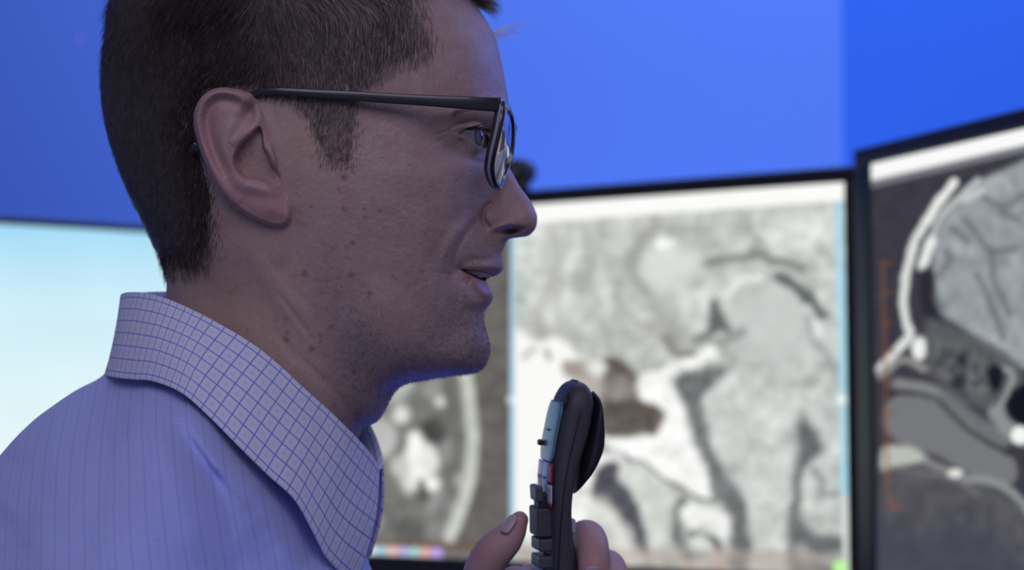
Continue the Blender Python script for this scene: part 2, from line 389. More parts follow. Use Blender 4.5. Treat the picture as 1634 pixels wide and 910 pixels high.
def monitor(label, tl, tr_dir, w, h, pic, res, bz=(0.016, 0.016, 0.016, 0.03), tilt=0.0, legs=True):
    """tl: screen's top left corner; tr_dir: horizontal unit vector towards its right"""
    d = np.array([tr_dir[0], tr_dir[1], 0]); d /= np.linalg.norm(d); n = np.array([d[1], -d[0], 0.0])   # n faces the viewer
    up = np.array([0, 0, 1.0])*math.cos(tilt) - n*math.sin(tilt); nn = np.cross(d, up)
    c = tl + d*w/2 - up*h/2
    root = bpy.data.objects.new('monitor', None); COL.objects.link(root)
    base = np.array([c[0], c[1], 0.74]) - n*0.06; root.location = base
    tag(root, label, 'monitor')
    L_, R_, T_, B_ = bz
    cc = c + d*(R_-L_)/2 + up*(T_-B_)/2; W = w+L_+R_; H = h+T_+B_
    def loc(m): m.v = [tuple(np.array(v)-base) for v in m.v]; return m
    mb = MB()   # bezel frame: four bars
    mb.box(c + up*(h/2+T_/2) + d*(R_-L_)/2 - nn*0.012, (W, 0.03, T_), (d, nn, up))
    mb.box(c - up*(h/2+B_/2) + d*(R_-L_)/2 - nn*0.012, (W, 0.03, B_), (d, nn, up))
    mb.box(c - d*(w/2+L_/2) - nn*0.012, (L_, 0.03, h), (d, nn, up))
    mb.box(c + d*(w/2+R_/2) - nn*0.012, (R_, 0.03, h), (d, nn, up))
    loc(mb).build('bezel', M_BEZEL, root, bevel=0.003)
    mb = MB(); mb.box(cc - nn*0.04, (W*.97, 0.035, H*.95), (d, nn, up)); mb.box(cc - nn*0.065, (W*.5, 0.03, H*.5), (d, nn, up))
    loc(mb).build('back_shell', M_BACK, root, bevel=0.006)
    nu, nv = res; u, v = np.meshgrid(np.linspace(0, w, nu), np.linspace(0, h, nv), indexing='ij')
    P = tl + u[..., None]*d - v[..., None]*up
    X, Y = proj(P)
    F = grid_faces(nu, nv)
    mesh_obj('screen', P.reshape(-1, 3)-base, F[:, ::-1], emat_col('lit_screen'), root, False, col=s2l(pic(X, Y)).reshape(-1, 3))
    mb = MB(); mb.box((base+np.array([0, 0, .20])-n*0.03), (0.07, 0.03, 0.40), (d, n, (0, 0, 1))); loc(mb).build('stand_neck', M_BACK, root, bevel=0.004)
    mb = MB(); mb.box((base+np.array([0, 0, .008])-n*0.02), (0.30, 0.2, 0.014), (d, n, (0, 0, 1))); loc(mb).build('stand_base', M_BACK, root, bevel=0.004)
    return root
TLc = wpt(600, 344.7, 2.149); TRc = wpt(1347, 291, 1.845)
dc = (TRc-TLc)[:2]; dc /= np.linalg.norm(dc)
W_C = 0.64; H_C = 0.390; tl_c = TRc - np.array([dc[0], dc[1], 0])*W_C
monitor('wide monitor showing an enlarged grey brain scan beside a second pane, behind the dictation microphone', tl_c, dc, W_C, H_C, pic_center, (460, 300))
TLr = wpt(1390, 262, 1.713); TRr = wpt(1634, 205, 1.504)
dr = (TRr-TLr)[:2]
monitor('monitor at the right edge turned inward, showing a dark sagittal head scan', TLr, dr, 0.60, 0.405, pic_right, (620, 330), bz=(0.027, 0.016, 0.017, 0.03))
TLl = wpt(0, 358, 2.235); TRl = wpt(240, 372, 2.34); dl = (TRl-TLl)[:2]; dl /= np.linalg.norm(dl)
wl = 0.62; trl = TRl + np.array([dl[0], dl[1], 0])*0.215
ml = monitor('monitor with a blank pale cyan screen behind the man\'s collar', trl - np.array([dl[0], dl[1], 0])*wl, dl, wl, 0.40, pic_left, (60, 90), bz=(0.012, 0.012, 0.009, 0.03))
# desk, wrapping behind everything
mb = MB(); mb.box((0.0, 2.2, 0.725), (2.3, 0.9, 0.03)); mb.box((0.85, 1.35, 0.725), (0.75, 0.84, 0.03))
dk = MB(); dk.box((0, 0, -.015), (2.3, 0.8, 0.03))
desk = bpy.data.objects.new('desk', None); COL.objects.link(desk); desk.location = (0.02, 2.18, 0.0)
tag(desk, 'dark corner desk under the three monitors', 'desk')
t = MB(); t.box((0, 0, 0.725), (2.3, 0.84, 0.03)); t.box((0.80, -0.83, 0.725), (0.70, 0.82, 0.03)); t.build('desk_top', M_DESK, desk, bevel=0.003)
for x, y in ((-1.05, 0.35), (1.05, 0.35), (-1.05, -0.35), (0.52, -1.15), (1.08, -1.15)):
    t = MB(); t.box((x, y, 0.355), (0.05, 0.05, 0.71)); t.build('leg', M_BACK, desk, bevel=0.003)
# ------------------------------------------------------------------ the man: head and neck, modelled in a head frame
YAW = math.radians(1.0)
D0 = 0.92
O_H = np.array([(480-CX)/FPX*D0, -(300-CY)/FPX*D0, D0])      # head origin, camera frame (metres)
cy_, sy_ = math.cos(YAW), math.sin(YAW)
MM = 0.001
def to_local(px, py, w):             # seen point + half-width w (mm) -> (u forward, v up) in mm
    px = np.asarray(px, float); py = np.asarray(py, float); w = np.asarray(w, float)*MM
    k = (px-CX)/FPX
    u = (k*(O_H[2]-w*cy_) - O_H[0] + w*sy_)/(cy_+k*sy_)
    d = O_H[2] - u*sy_ - w*cy_
    v = -(py-CY)/FPX*d - O_H[1]
    return u/MM, v/MM
def to_cam(u, v, w):
    u = np.asarray(u, float)*MM; v = np.asarray(v, float)*MM; w = np.asarray(w, float)*MM
    return O_H[0]+u*cy_-w*sy_, O_H[1]+v, O_H[2]-u*sy_-w*cy_
def hw(u, v, w): return cpt(*to_cam(u, v, w))
def hpx(u, v, w):
    a, b, d = to_cam(u, v, w); return CX+FPX*a/d, CY-FPX*b/d
def seen(px, py, w):                 # seen point with half-width -> world
    u, v = to_local(px, py, w); return hw(u, v, w)

class TPS:
    def __init__(s, P, h, lam=0.0):
        s.P = np.array(P, float)/100; n = len(s.P); K = s.k(s.P, s.P) + lam*np.eye(n)
        A = np.zeros((n+3, n+3)); A[:n, :n] = K; A[:n, n] = 1; A[:n, n+1:] = s.P; A[n:, :n] = A[:n, n:].T
        s.c = np.linalg.solve(A, np.concatenate([h, [0, 0, 0]]))
    def k(s, A, B):
        r2 = ((A[:, None]-B[None])**2).sum(-1); return r2*np.log(r2+1e-12)*.5
    def __call__(s, Q):
        Q = np.asarray(Q, float)/100; out = np.empty(len(Q)); n = len(s.P)
        for i in range(0, len(Q), 20000):
            q = Q[i:i+20000]; out[i:i+20000] = s.k(q, s.P)@s.c[:n] + s.c[n] + q@s.c[n+1:]
        return out

def sym_body(outline, ctrl, center, ntheta, M, detail=None, target_px=None, iters=2, dens=None, nb=150):
    """closed left/right symmetric surface from a side outline (px, midline) and seen half-widths (px, py, w mm)"""
    ou, ov = to_local(np.array([p[0] for p in outline]), np.array([p[1] for p in outline]), 0)
    c = np.array([float(q) for q in to_local(center[0], center[1], 0)])
    B = catmull(np.stack([ou, ov], 1), 1600, True)
    if target_px is None: target_px = outline
    cp = np.array(ctrl, float); cu, cv = to_local(cp[:, 0], cp[:, 1], cp[:, 2])
    th_all = None
    def polar(B): 
        a = np.arctan2(B[:, 1]-c[1], B[:, 0]-c[0]); r = np.hypot(B[:, 0]-c[0], B[:, 1]-c[1]); o = np.argsort(a); return a[o], r[o]
    a, r = polar(B)
    th = np.linspace(-math.pi, math.pi, 4001)[:-1]; rr = np.interp(th, a, r, period=2*math.pi)
    # angular sampling density
    dn = np.ones(len(th)) if dens is None else dens(th); dn = dn*rr/rr.mean()
    cs = np.concatenate([[0], np.cumsum(dn)]); q = np.linspace(0, cs[-1], ntheta, endpoint=False)
    TH = np.interp(q, cs, np.append(th, math.pi))
    s = np.linspace(0, 1, M+1)[:-1]; rad = 1-s**2*0.999
    rad = 1 - (0.45*s + 0.55*s**2)**1.55 if False else 1-s**1.8
    corr = np.zeros(len(th))
    for it in range(iters+1):
        R = rr + corr
        bi = np.linspace(0, len(th), nb, endpoint=False).astype(int)
        # boundary anchors, denser where dens is high
        cb = np.linspace(0, cs[-1], nb, endpoint=False); bt = np.interp(cb, cs, np.append(th, math.pi)); br = np.interp(bt, th, R, period=2*math.pi)
        bx, by = c[0]+br*np.cos(bt), c[1]+br*np.sin(bt)
        P = np.concatenate([np.stack([bx, by], 1), np.stack([cu, cv], 1)]); h = np.concatenate([np.zeros(nb), cp[:, 2]**2])
        tps = TPS(P, h, 1e-3)
        Rt = np.interp(TH, th, R, period=2*math.pi)
        U = c[0] + Rt[:, None]*np.cos(TH)[:, None]*rad[None]; V = c[1] + Rt[:, None]*np.sin(TH)[:, None]*rad[None]
        d = Rt[:, None]*(1-rad[None])
        H = tps(np.stack([U.ravel(), V.ravel()], 1)).reshape(U.shape)
        H = np.maximum(H, d*3.0); Wd = np.sqrt(H); Wd[:, 0] = 0
        if it < iters:
            # silhouette as seen, both sides, compared with the wanted one
            cpx = hpx(c[0], c[1], 0); m = slice(None)
            best = np.full(180, 0.0)
            for sg in (1, -1):
                x, y = hpx(U[m], V[m], sg*Wd[m]); an = np.degrees(np.arctan2(-(y-cpx[1]), x-cpx[0])) % 360
                rp = np.hypot(x-cpx[0], y-cpx[1]); np.maximum.at(best, (an/2).astype(int) % 180, rp)
            tp = catmull(np.array(target_px, float), 1600, True)
            ta = np.degrees(np.arctan2(-(tp[:, 1]-cpx[1]), tp[:, 0]-cpx[0])) % 360; tr = np.hypot(tp[:, 0]-cpx[0], tp[:, 1]-cpx[1])
            o = np.argsort(ta); want = np.interp(np.arange(180)*2+1, ta[o], tr[o], period=360)
            diff = np.where(np.abs(want-best) > 40, 0, want-best)/3.3; k = np.exp(-.5*(np.arange(-12, 13)/2.2)**2); k /= k.sum()
            diff = np.clip(diff, -12, 12); diff = np.convolve(np.concatenate([diff[-12:], diff, diff[:12]]), k, 'valid')
            corr = corr + np.interp(np.degrees(th) % 360, np.arange(180)*2+1, diff, period=360)*.9
    X, Y = hpx(U, V, Wd)
    base = Wd.copy()
    if detail is not None:
        # keep the midline closed: fade details towards w=0
        Wd = np.maximum(Wd + detail(X, Y, U, V, Wd), 0.02*d); Wd[:, 0] = 0
    # centre
    hc = math.sqrt(max(tps(np.array([c]))[0], 1)); Wc = Wd[:, -1].mean()
    nT, nM = U.shape
    near = hw(U, V, Wd).reshape(-1, 3); far = hw(U[:, 1:], V[:, 1:], -Wd[:, 1:]).reshape(-1, 3)
    cn = hw(c[0], c[1], Wc)[None]; cf = hw(c[0], c[1], -Wc)[None]
    Vt = np.concatenate([near, far, cn.reshape(1, 3), cf.reshape(1, 3)])
    F1 = grid_faces(nT, nM, 0, True)[:, ::-1]
    idx = np.empty((nT, nM), int); idx[:, 0] = np.arange(nT)*nM; idx[:, 1:] = nT*nM + np.arange(nT*(nM-1)).reshape(nT, nM-1)
    i = np.arange(nT)[:, None]; j = np.arange(nM-1)[None]; i2 = (i+1) % nT
    F2 = np.stack([idx[i, j], idx[i2, j], idx[i2, j+1], idx[i, j+1]], -1).reshape(-1, 4)
    T1 = np.stack([np.arange(nT)*nM+nM-1, ((np.arange(nT)+1) % nT)*nM+nM-1, np.full(nT, len(Vt)-2)], -1)[:, ::-1]
    T2 = np.stack([idx[:, -1], np.roll(idx[:, -1], -1), np.full(nT, len(Vt)-1)], -1)
    # seen-pixel coordinates for every vertex (far side uses its mirror image)
    XX = np.concatenate([X.ravel(), X[:, 1:].ravel(), [X[:, -1].mean()]*2]); YY = np.concatenate([Y.ravel(), Y[:, 1:].ravel(), [Y[:, -1].mean()]*2])
    side = np.concatenate([np.ones(nT*nM), -np.ones(nT*(nM-1)), [1, -1]])
    W3 = np.concatenate([Wd.ravel(), Wd[:, 1:].ravel(), [Wc, Wc]])
    UU = np.concatenate([U.ravel(), U[:, 1:].ravel(), [c[0]]*2]); VV = np.concatenate([V.ravel(), V[:, 1:].ravel(), [c[1]]*2])
    return dict(V=Vt, Q=np.concatenate([F1, F2]), T=np.concatenate([T1, T2]), X=XX, Y=YY, side=side, W=W3, tps=tps, U=UU, Vv=VV, c=c)

HEAD_OUT = [(776,30),(791,56),(802,96),(808,130),(813,161),(816,185),(818,205),(814,222),(810,240),(813,263),(822,278.5),(833,298),(847,317),(856.5,335),(860.5,348),(859,364),(853,373),(846,378),(829,380.5),(817,383),(809,393),(804,406),(804,418),(806,426),(804,434),(797,440),(786,444),(779,449),(783,460),(789.5,471),(788,483),(781,493),(775.4,501),(775,514),(778.5,532),(784,551),(783,569),(775.4,587),(760,597),(738,601),(701,606),(671,611),(652,614),(634,625),(623,641),(615,660),(603.5,677),(580,695),(560,740),(535,800),(500,850),(400,880),(300,850),(250,760),(244,680),(252,600),(258,540),(262,478),(263,440),(256,400),(240,362),(222,325),(205,290),(190,250),(176,200),(169,150),(170,100),(178,50),(188,0),(225,-70),(300,-125),(400,-150),(500,-148),(600,-122),(690,-70),(740,-20)]
HEAD_W = [ # (seen px, py, half width mm)
 (400,-90,52),(300,-60,52),(500,-90,52),(600,-60,47),(250,0,50),(330,0,68),(420,-10,72),(520,-10,70),(620,0,62),(690,0,48),(735,20,36),
 (230,80,50),(280,80,64),(350,80,74),(430,80,78),(520,80,76),(600,80,70),(660,80,62),(710,80,53),(750,80,42),(780,90,27),
 (230,160,44),(280,160,61),(350,160,73),(430,160,76),(520,160,74),(600,150,68),(660,150,62),(710,145,54),(750,145,44),(782,145,29),(800,150,15),
 (245,240,41),(290,240,57),(350,240,70),(430,240,75),(520,240,73),(590,230,69),(650,215,63),(695,200,55),(735,185,46),(765,178,38),(790,180,25),(806,190,12),
 (700,235,52),(725,240,44),(745,245,39),(765,245,30),(780,240,20),(795,240,11),(805,245,6),
 (270,320,42),(300,320,54),(350,320,65),(430,320,70),(520,310,71),(590,290,69),(650,275,64),(690,270,57),(720,272,49),(745,280,40),(765,285,29),(785,285,17),(805,280,9.5),
 (620,330,65),(670,320,58),(710,320,50),(740,325,39),(760,335,27),(768,350,20),(785,350,17.5),(800,345,14.5),(820,340,12.5),(840,345,10.5),(815,310,10.5),(830,320,8.5),(795,315,13),(775,318,19),
 (820,372,9),(840,370,8),(850,355,7),(800,370,13),
 (285,400,36),(320,400,50),(380,400,62),(450,400,66),(520,390,66),(590,380,64),(650,380,58),(700,380,48),(730,380,38),(755,385,28),(780,390,17),(797,396,9),
 (735,410,33),(760,410,25),(780,412,17.5),(795,416,10.5),
 (700,430,43),(733,430,29.5),(755,433,24),(775,436,18),(792,434,11),
 (745,450,26),(762,460,20.5),(775,468,15.5),(784,472,9),(770,482,16),(755,490,21),(765,503,14),
 (290,460,32),(340,470,46),(400,460,58),(460,450,62),(530,450,63),(600,440,59),(650,440,54),(690,470,43),(720,470,34),(740,500,25),
 (285,530,33),(340,540,47),(400,530,56),(460,520,57),(520,515,59),(580,510,57),(640,510,50),(690,520,38),(730,530,26),(755,535,19),(770,550,12),
 (760,575,14),(730,575,23),(690,570,32),(640,560,42),(590,560,48),(700,594,20),(660,596,25),(740,590,14),
 (300,620,36),(360,620,50),(430,600,55),(490,580,54),(540,590,49),(580,600,41),(610,605,33),(630,612,22),(600,640,24),(570,650,33),(530,650,43),(590,670,16),
 (300,740,38),(380,720,52),(450,700,52),(510,710,42),(545,710,28),(400,800,46),(480,800,30)]

def bump(X, Y, x, y, sx, sy, rot=0):
    c, s = math.cos(math.radians(rot)), math.sin(math.radians(rot)); dx, dy = X-x, Y-y
    a = dx*c+dy*s; b = -dx*s+dy*c; return np.exp(-.5*((a/sx)**2+(b/sy)**2))
def groove(X, Y, pts, sig, taper=True):
    P = catmull(np.array(pts, float), 30) if len(pts) > 2 else pts
    m = (X > np.min(np.array(P)[:, 0])-5*sig) & (X < np.max(np.array(P)[:, 0])+5*sig) & (Y > np.min(np.array(P)[:, 1])-5*sig) & (Y < np.max(np.array(P)[:, 1])+5*sig)
    out = np.zeros(X.shape); d, f = pdist(X[m], Y[m], P); e = np.exp(-.5*(d/sig)**2)
    if taper: e = e*np.clip(4*f*(1-f), 0, 1)**.6
    out[m] = e; return out
EYE_AP = [(732,212),(741,208),(752,206),(764,208),(775,213),(780,222),(777,234),(768,236),(757,229),(745,220)]
EYE = (731.5, 219, 29.5, 12.0)    # seen px, py, half width, radius in mm
MOUTH_AP = [(735,430),(748,431),(765,433.5),(780,436.5),(794,440),(800,445),(786,447),(775,448.5),(762,445),(748,438)]
def mp_dist(X, Y, poly): return sdist(X, Y, catmull(np.array(poly, float), 60, True))
def head_detail(X, Y, U, V, W):
    D = np.zeros(X.shape); f = sstep(W, 1.0, 6.0)
    m = (X > 560) & (Y > 130) & (Y < 640) & (X < 880)
    x, y, w = X[m], Y[m], W[m]; d = np.zeros(x.shape)
    # brow ridge, orbit, lids
    d += 2.2*bump(x, y, 745, 182, 34, 9, 4) - 3.2*bump(x, y, 762, 203, 26, 9, 8)
    d -= 4.5*bump(x, y, 784, 222, 12, 20)
    d += 2.6*bump(x, y, 752, 217, 26, 15, 10)
    d -= 1.0*groove(x, y, [(716,206),(730,200),(750,196),(775,200)], 2.4)
    d += 0.8*groove(x, y, [(718,209),(735,203),(755,200.5),(778,206)], 2.2)
    d += 1.1*groove(x, y, [(724,214),(740,222),(756,232),(772,241)], 3.0)
    d -= 1.1*groove(x, y, [(712,232),(730,243),(752,256),(775,262)], 4.5)
    d -= 0.5*groove(x, y, [(722,208),(708,211),(692,216)], 1.8)
    d -= 0.35*groove(x, y, [(720,213),(706,221),(694,231)], 1.8)
    d += 1.2*bump(x, y, 745, 262, 30, 14, 20)
    eu, ev = to_local(EYE[0], EYE[1], EYE[2]); q = (EYE[3]+1.1)**2-(U[m]-eu)**2-(V[m]-ev)**2
    lid = EYE[2]+np.sqrt(np.maximum(q, 0))*1.0; dd = lid-(w+d); sel = (q > 0)
    d += np.where(sel, np.logaddexp(0, dd/.5)*.5*sstep(q, 0, 40), 0)
    d -= 7.0*sstep(mp_dist(x, y, EYE_AP), -1.0, 1.6)
    # nose wing, crease and nostril
    d += 2.4*bump(x, y, 788, 347, 15, 14)
    d -= 4.6*groove(x, y, [(786,322),(776,330),(770.5,343),(773,356),(784,367)], 3.2)
    d += 1.6*groove(x, y, [(780,366),(796,363),(812,357),(824,358)], 3.5)
    d -= 7.5*bump(x, y, 815, 369, 11, 3.4, -8)
    d += 1.2*bump(x, y, 842, 350, 11, 13)
    d -= 1.0*bump(x, y, 812, 335, 10, 9)
    # cheek fold from the nose wing round the mouth corner
    d -= 1.5*groove(x, y, [(768,340),(752,362),(737,382),(727,404),(722,428),(722,452)], 3.8)
    d += 2.6*groove(x, y, [(756,340),(738,362),(722,384),(712,408),(709,436)], 8)
    d -= 0.7*groove(x, y, [(718,398),(713,415),(712,436)], 2.2)
    # mouth
    d += 1.1*groove(x, y, [(740,424),(765,426),(788,427),(804,428)], 4.0)
    d -= 0.8*groove(x, y, [(745,414),(770,414),(790,413)], 4.0)
    d += 2.2*groove(x, y, [(752,447),(768,458),(784,470)], 7.0)
    d -= 1.6*groove(x, y, [(735,436),(744,448),(756,466),(766,482)], 4.0)
    d -= 2.2*bump(x, y, 731, 431, 5, 5)
    d -= 13*sstep(mp_dist(x, y, MOUTH_AP), -1.2, 2.5)
    # chin
    d -= 1.8*groove(x, y, [(738,492),(752,498),(770,505)], 8)
    d += 1.6*bump(x, y, 752, 550, 20, 24)
    # cheek and jaw forms
    d += 1.0*bump(x, y, 690, 350, 26, 28) - .8*bump(x, y, 660, 450, 30, 40)
    D[m] = d
    n = np.zeros(X.shape)
    n -= 0.6*groove(X, Y, [(440,466),(462,492),(486,524),(508,556)], 2.6) - .6*groove(X, Y, [(452,458),(474,486),(498,520)], 6)
    n -= 1.0*groove(X, Y, [(470,560),(500,592),(532,622),(558,660),(572,690)], 2.8)
    n += 0.5*groove(X, Y, [(462,572),(492,604),(522,634),(545,668)], 8)
    n -= .5*groove(X, Y, [(430,520),(455,550),(480,590)], 4)
    n -= 2.0*groove(X, Y, [(462,330),(470,380),(462,420),(440,440)], 12)     # behind the jaw angle
    n += 1.2*groove(X, Y, [(380,370),(410,420),(450,480),(490,545)], 12)    # neck muscle
    n += .10*vnoise(X, Y, 5, 3) + .08*vnoise(X, Y, 11, 4)
    return (D+n)*f
def head_dens(th): # more columns across the face
    a = np.degrees(th); return 1 + 2.6*sstep(a, -66, -58)*(1-sstep(a, 22, 34))
HB = sym_body(HEAD_OUT, HEAD_W, (480, 300), 980, 210, head_detail, None, 2, head_dens, nb=230)
def surf_w(px, py, near=75):         # half width of the head surface under a seen point (mm)
    px = np.asarray(px, float); w = np.full(px.shape, float(near))
    for _ in range(8):
        u, v = to_local(px, py, w); w = np.sqrt(np.maximum(HB['tps'](np.stack([u.ravel(), v.ravel()], 1)), 1)).reshape(px.shape)
    return w
def skin_color(X, Y, W, side, ear=False):
    C = np.ones(X.shape+(3,))*np.array((0.48, 0.345, 0.31))
    def mix(a, g): nonlocal C; C = C+(np.array(g)-C)*a[..., None]
    n = vnoise(X+500, Y+500, 22, 31)*.5+vnoise(X+500, Y+500, 9, 32)*.3+vnoise(X+500, Y+500, 4, 33)*.2
    mix(np.clip(.5+n*1.1, 0, 1)*.42, (0.40, 0.23, 0.21))
    n3 = vnoise(X+500, Y+500, 2.2, 34)*.6+vnoise(X+500, Y+500, 1.3, 35)*.4; C = C*(1+.13*n3)[..., None]
    mix(bump(X, Y, 380, 520, 120, 110)*.55, (0.50, 0.35, 0.235))               # warmer-toned neck
    mix(bump(X, Y, 490, 230, 40, 60)*.5, (0.52, 0.35, 0.235))
    mix(bump(X, Y, 830, 345, 40, 30)*.45, (0.46, 0.24, 0.25))
    if not ear:
        st = sstep(mp_dist(X, Y, [(560,420),(600,520),(640,560),(700,480),(716,462),(742,470),(752,492),(785,500),(800,560),(780,610),(640,640),(600,690),(540,700),(520,560),(500,470),(505,400)]), -25, 30)
        sp = sstep(vnoise(X, Y, 2.6, 41)+.4*vnoise(X, Y, 6, 42), -.1, .75)
        mix(st*(.30+.35*sp), (0.22, 0.18, 0.19))
        up = sstep(mp_dist(X, Y, [(745,412),(760,392),(800,388),(810,410),(808,424),(770,424),(745,424)]), -6, 8); mix(up*(.18+.3*sp), (0.24, 0.20, 0.21))
        lips = sstep(mp_dist(X, Y, [(733,428),(755,424),(790,421),(812,424),(812,440),(790,446),(799,470),(798,488),(782,490),(770,478),(757,458),(742,440)]), -2.5, 4)
        mix(lips*.65, (0.36, 0.17, 0.19))
        mix(sstep(mp_dist(X, Y, MOUTH_AP), -.5, 2.5), (0.05, 0.018, 0.02))
        mix(sstep(mp_dist(X, Y, EYE_AP), .5, 3), (0.25, 0.10, 0.10))
        mix(bump(X, Y, 815, 370, 10, 3.6, -8)*.8, (0.10, 0.05, 0.05))
        mix(bump(X, Y, 755, 212, 30, 14)*.35, (0.38, 0.22, 0.22))
    r = np.random.default_rng(5)
    for k in range(120):                                                       # freckles and spots
        fx, fy = r.uniform(360, 760), r.uniform(230, 660); s = r.uniform(1.0, 2.6)
        m = (np.abs(X-fx) < 9) & (np.abs(Y-fy) < 9)
        if m.any():
            a = np.zeros(X.shape); a[m] = np.exp(-.5*((X[m]-fx)**2+(Y[m]-fy)**2)/s**2)*r.uniform(.25, .6); mix(a, (0.20, 0.085, 0.07))
    for fx, fy, s in ((549,283,4),(486,437,3.6),(560,438,3.6),(457,542,3.2),(497,557,4),(590,468,3),(563,388,3),(565,592,3)):
        a = np.exp(-.5*((X-fx)**2+(Y-fy)**2)/s**2)*.7; mix(a, (0.17, 0.07, 0.06))
    return C
SKIN, nt, b = mat_new('skin')
at = nt.nodes.new('ShaderNodeAttribute'); at.attribute_name = 'Col'; nt.links.new(at.outputs['Color'], b.inputs['Base Color'])
b.inputs['Roughness'].default_value = 0.52; b.inputs['Specular IOR Level'].default_value = 0.4
b.inputs['Subsurface Weight'].default_value = 0.12; b.inputs['Subsurface Radius'].default_value = (1.0, .35, .2); b.inputs['Subsurface Scale'].default_value = 0.003
tc = nt.nodes.new('ShaderNodeTexCoord'); n1 = nt.nodes.new('ShaderNodeTexVoronoi'); n1.inputs['Scale'].default_value = 900
n2 = nt.nodes.new('ShaderNodeTexNoise'); n2.inputs['Scale'].default_value = 500; n2.inputs['Detail'].default_value = 6
ad = nt.nodes.new('ShaderNodeMath'); ad.operation = 'ADD'; bp = nt.nodes.new('ShaderNodeBump'); bp.inputs['Strength'].default_value = 0.20; bp.inputs['Distance'].default_value = 0.0005
for n in (n1, n2): nt.links.new(tc.outputs['Object'], n.inputs['Vector'])
nt.links.new(n1.outputs['Distance'], ad.inputs[0]); nt.links.new(n2.outputs['Fac'], ad.inputs[1]); nt.links.new(ad.outputs[0], bp.inputs['Height']); nt.links.new(bp.outputs['Normal'], b.inputs['Normal'])

# ------------------------------------------------------------------ ears (part of the body mesh)
EAR_OUT = [(403,151),(390,145.5),(375,142),(350,140),(328,149),(314,167),(309,190),(313,218),(323,250),(337,282),(356.5,314),(385,338.5),(414,354.5),(440,363),(456,360),(464.5,347),(463,327),(455,301),(449,280),(444,262),(438,240),(432,215),(424,190),(414,165)]
CONCHA = [(414,203),(400,216),(385,228),(376,243),(373,258),(379,273),(391,284),(408,285),(424,290),(436,296),(447,290),(445,277),(434,265),(426,250),(420,235),(419,218)]
def ear_relief(X, Y):
    """height of the ear above the side of the head, mm"""
    t = (np.logaddexp(0, (430-X)/8)*8/120).clip(0, 1); E = 3.0 + 13.5*t**.8
    E -= 5.0*sstep(Y, 300, 362)*t
    o = np.array(EAR_OUT, float); so = mp_dist(X, Y, EAR_OUT)
    rimline = [(418,196),(404,172),(388,156),(368,149),(348,148),(331,156),(321,172),(317,192),(321,218),(331,248),(344,277),(362,305),(384,325)]
    E += 2.8*groove(X, Y, rimline, 6.0)
    E -= 3.0*groove(X, Y, [(384,168),(360,160),(343,164),(333,180),(332,204),(338,230),(350,256),(366,282)], 7.0)
    E += 2.0*groove(X, Y, [(378,190),(364,206),(358,232),(362,256),(374,278),(390,292)], 8.0)
    E += 1.6*groove(X, Y, [(412,194),(400,205),(385,218),(370,232)], 5.0)
    E -= 6.0*bump(X, Y, 400, 178, 8, 13, 30)
    E -= 13.0*sstep(mp_dist(X, Y, CONCHA), -3, 8)
    E += 3.5*bump(X, Y, 398, 258, 22, 5, -35)*sstep(mp_dist(X, Y, CONCHA), 0, 6)
    E -= 4.0*bump(X, Y, 424, 252, 5, 9, -20)
    E += 6.5*bump(X, Y, 437, 254, 6, 15, -18)
    E += 3.0*bump(X, Y, 412, 300, 24, 8, 12) + 2.5*bump(X, Y, 442, 318, 16, 22)
    E += 3.5*bump(X, Y, 425, 335, 26, 18, 20)
    fr = sstep(X-(400+.17*(Y-150)+ .0*Y), 0, 34)*(1-sstep(Y, 300, 345))         # the front edge melts into the cheek
    E = E*(1-fr) + fr*(-0.6)*1.0 + fr*5.5*bump(X, Y, 438, 254, 6, 15, -18)
    return E
def make_ear():
    N, M = 420, 110; c = np.array((386, 245.0))
    B = catmull(np.array(EAR_OUT, float), N, True)
    s = np.linspace(0, 1, M); r = 1-s**1.5
    X = c[0]+(B[:, :1]-c[0])*r[None]; Y = c[1]+(B[:, 1:]-c[1])*r[None]
    E = ear_relief(X, Y)
    # roll the free edge over
    d = mp_dist(X, Y, EAR_OUT); E = E - 3.2*(1-np.clip(d/7.0, 0, 1))**2*sstep(E, 1, 5)
    W = surf_w(X, Y)+E; U, V = to_local(X, Y, W)
    # rear surface: from the edge back into the head, drawn inwards
    k = 14; bu, bv, bw = U[:, 0], V[:, 0], W[:, 0]; cu, cv = U[:, -1].mean(), V[:, -1].mean()
    Ub, Vb, Wb = [], [], []
    for i in range(1, k+1):
        t = i/k; q = 1-.30*t**1.2; Ub.append(cu+(bu-cu)*q); Vb.append(cv+(bv-cv)*q); Wb.append(bw-(bw-60)*t**.9*1.0)
    U = np.concatenate([np.stack(Ub[::-1], 1), U], 1); V = np.concatenate([np.stack(Vb[::-1], 1), V], 1); W = np.concatenate([np.stack(Wb[::-1], 1), W], 1)
    Xc = np.concatenate([np.repeat(X[:, :1], k, 1), X], 1); Yc = np.concatenate([np.repeat(Y[:, :1], k, 1), Y], 1)
    return U, V, W, Xc, Yc
eU, eV, eW, eX, eY = make_ear()
EN, EM = eU.shape
def ear_mesh(sg):
    Vt = hw(eU, eV, eW*sg).reshape(-1, 3); F = grid_faces(EN, EM, 0, True)
    return Vt, (F if sg < 0 else F[:, ::-1])
def ear_color(X, Y):
    C = skin_color(X, Y, None, None, True)
    a = np.clip(.35+.35*sstep(Y, 180, 330), 0, 1)
    for col, al in (((0.50, 0.26, 0.25), a*.8), ((0.40, 0.20, 0.20), sstep(mp_dist(X, Y, CONCHA), 0, 8)*.5)):
        C = C+(np.array(col)-C)*al[..., None]
    return C
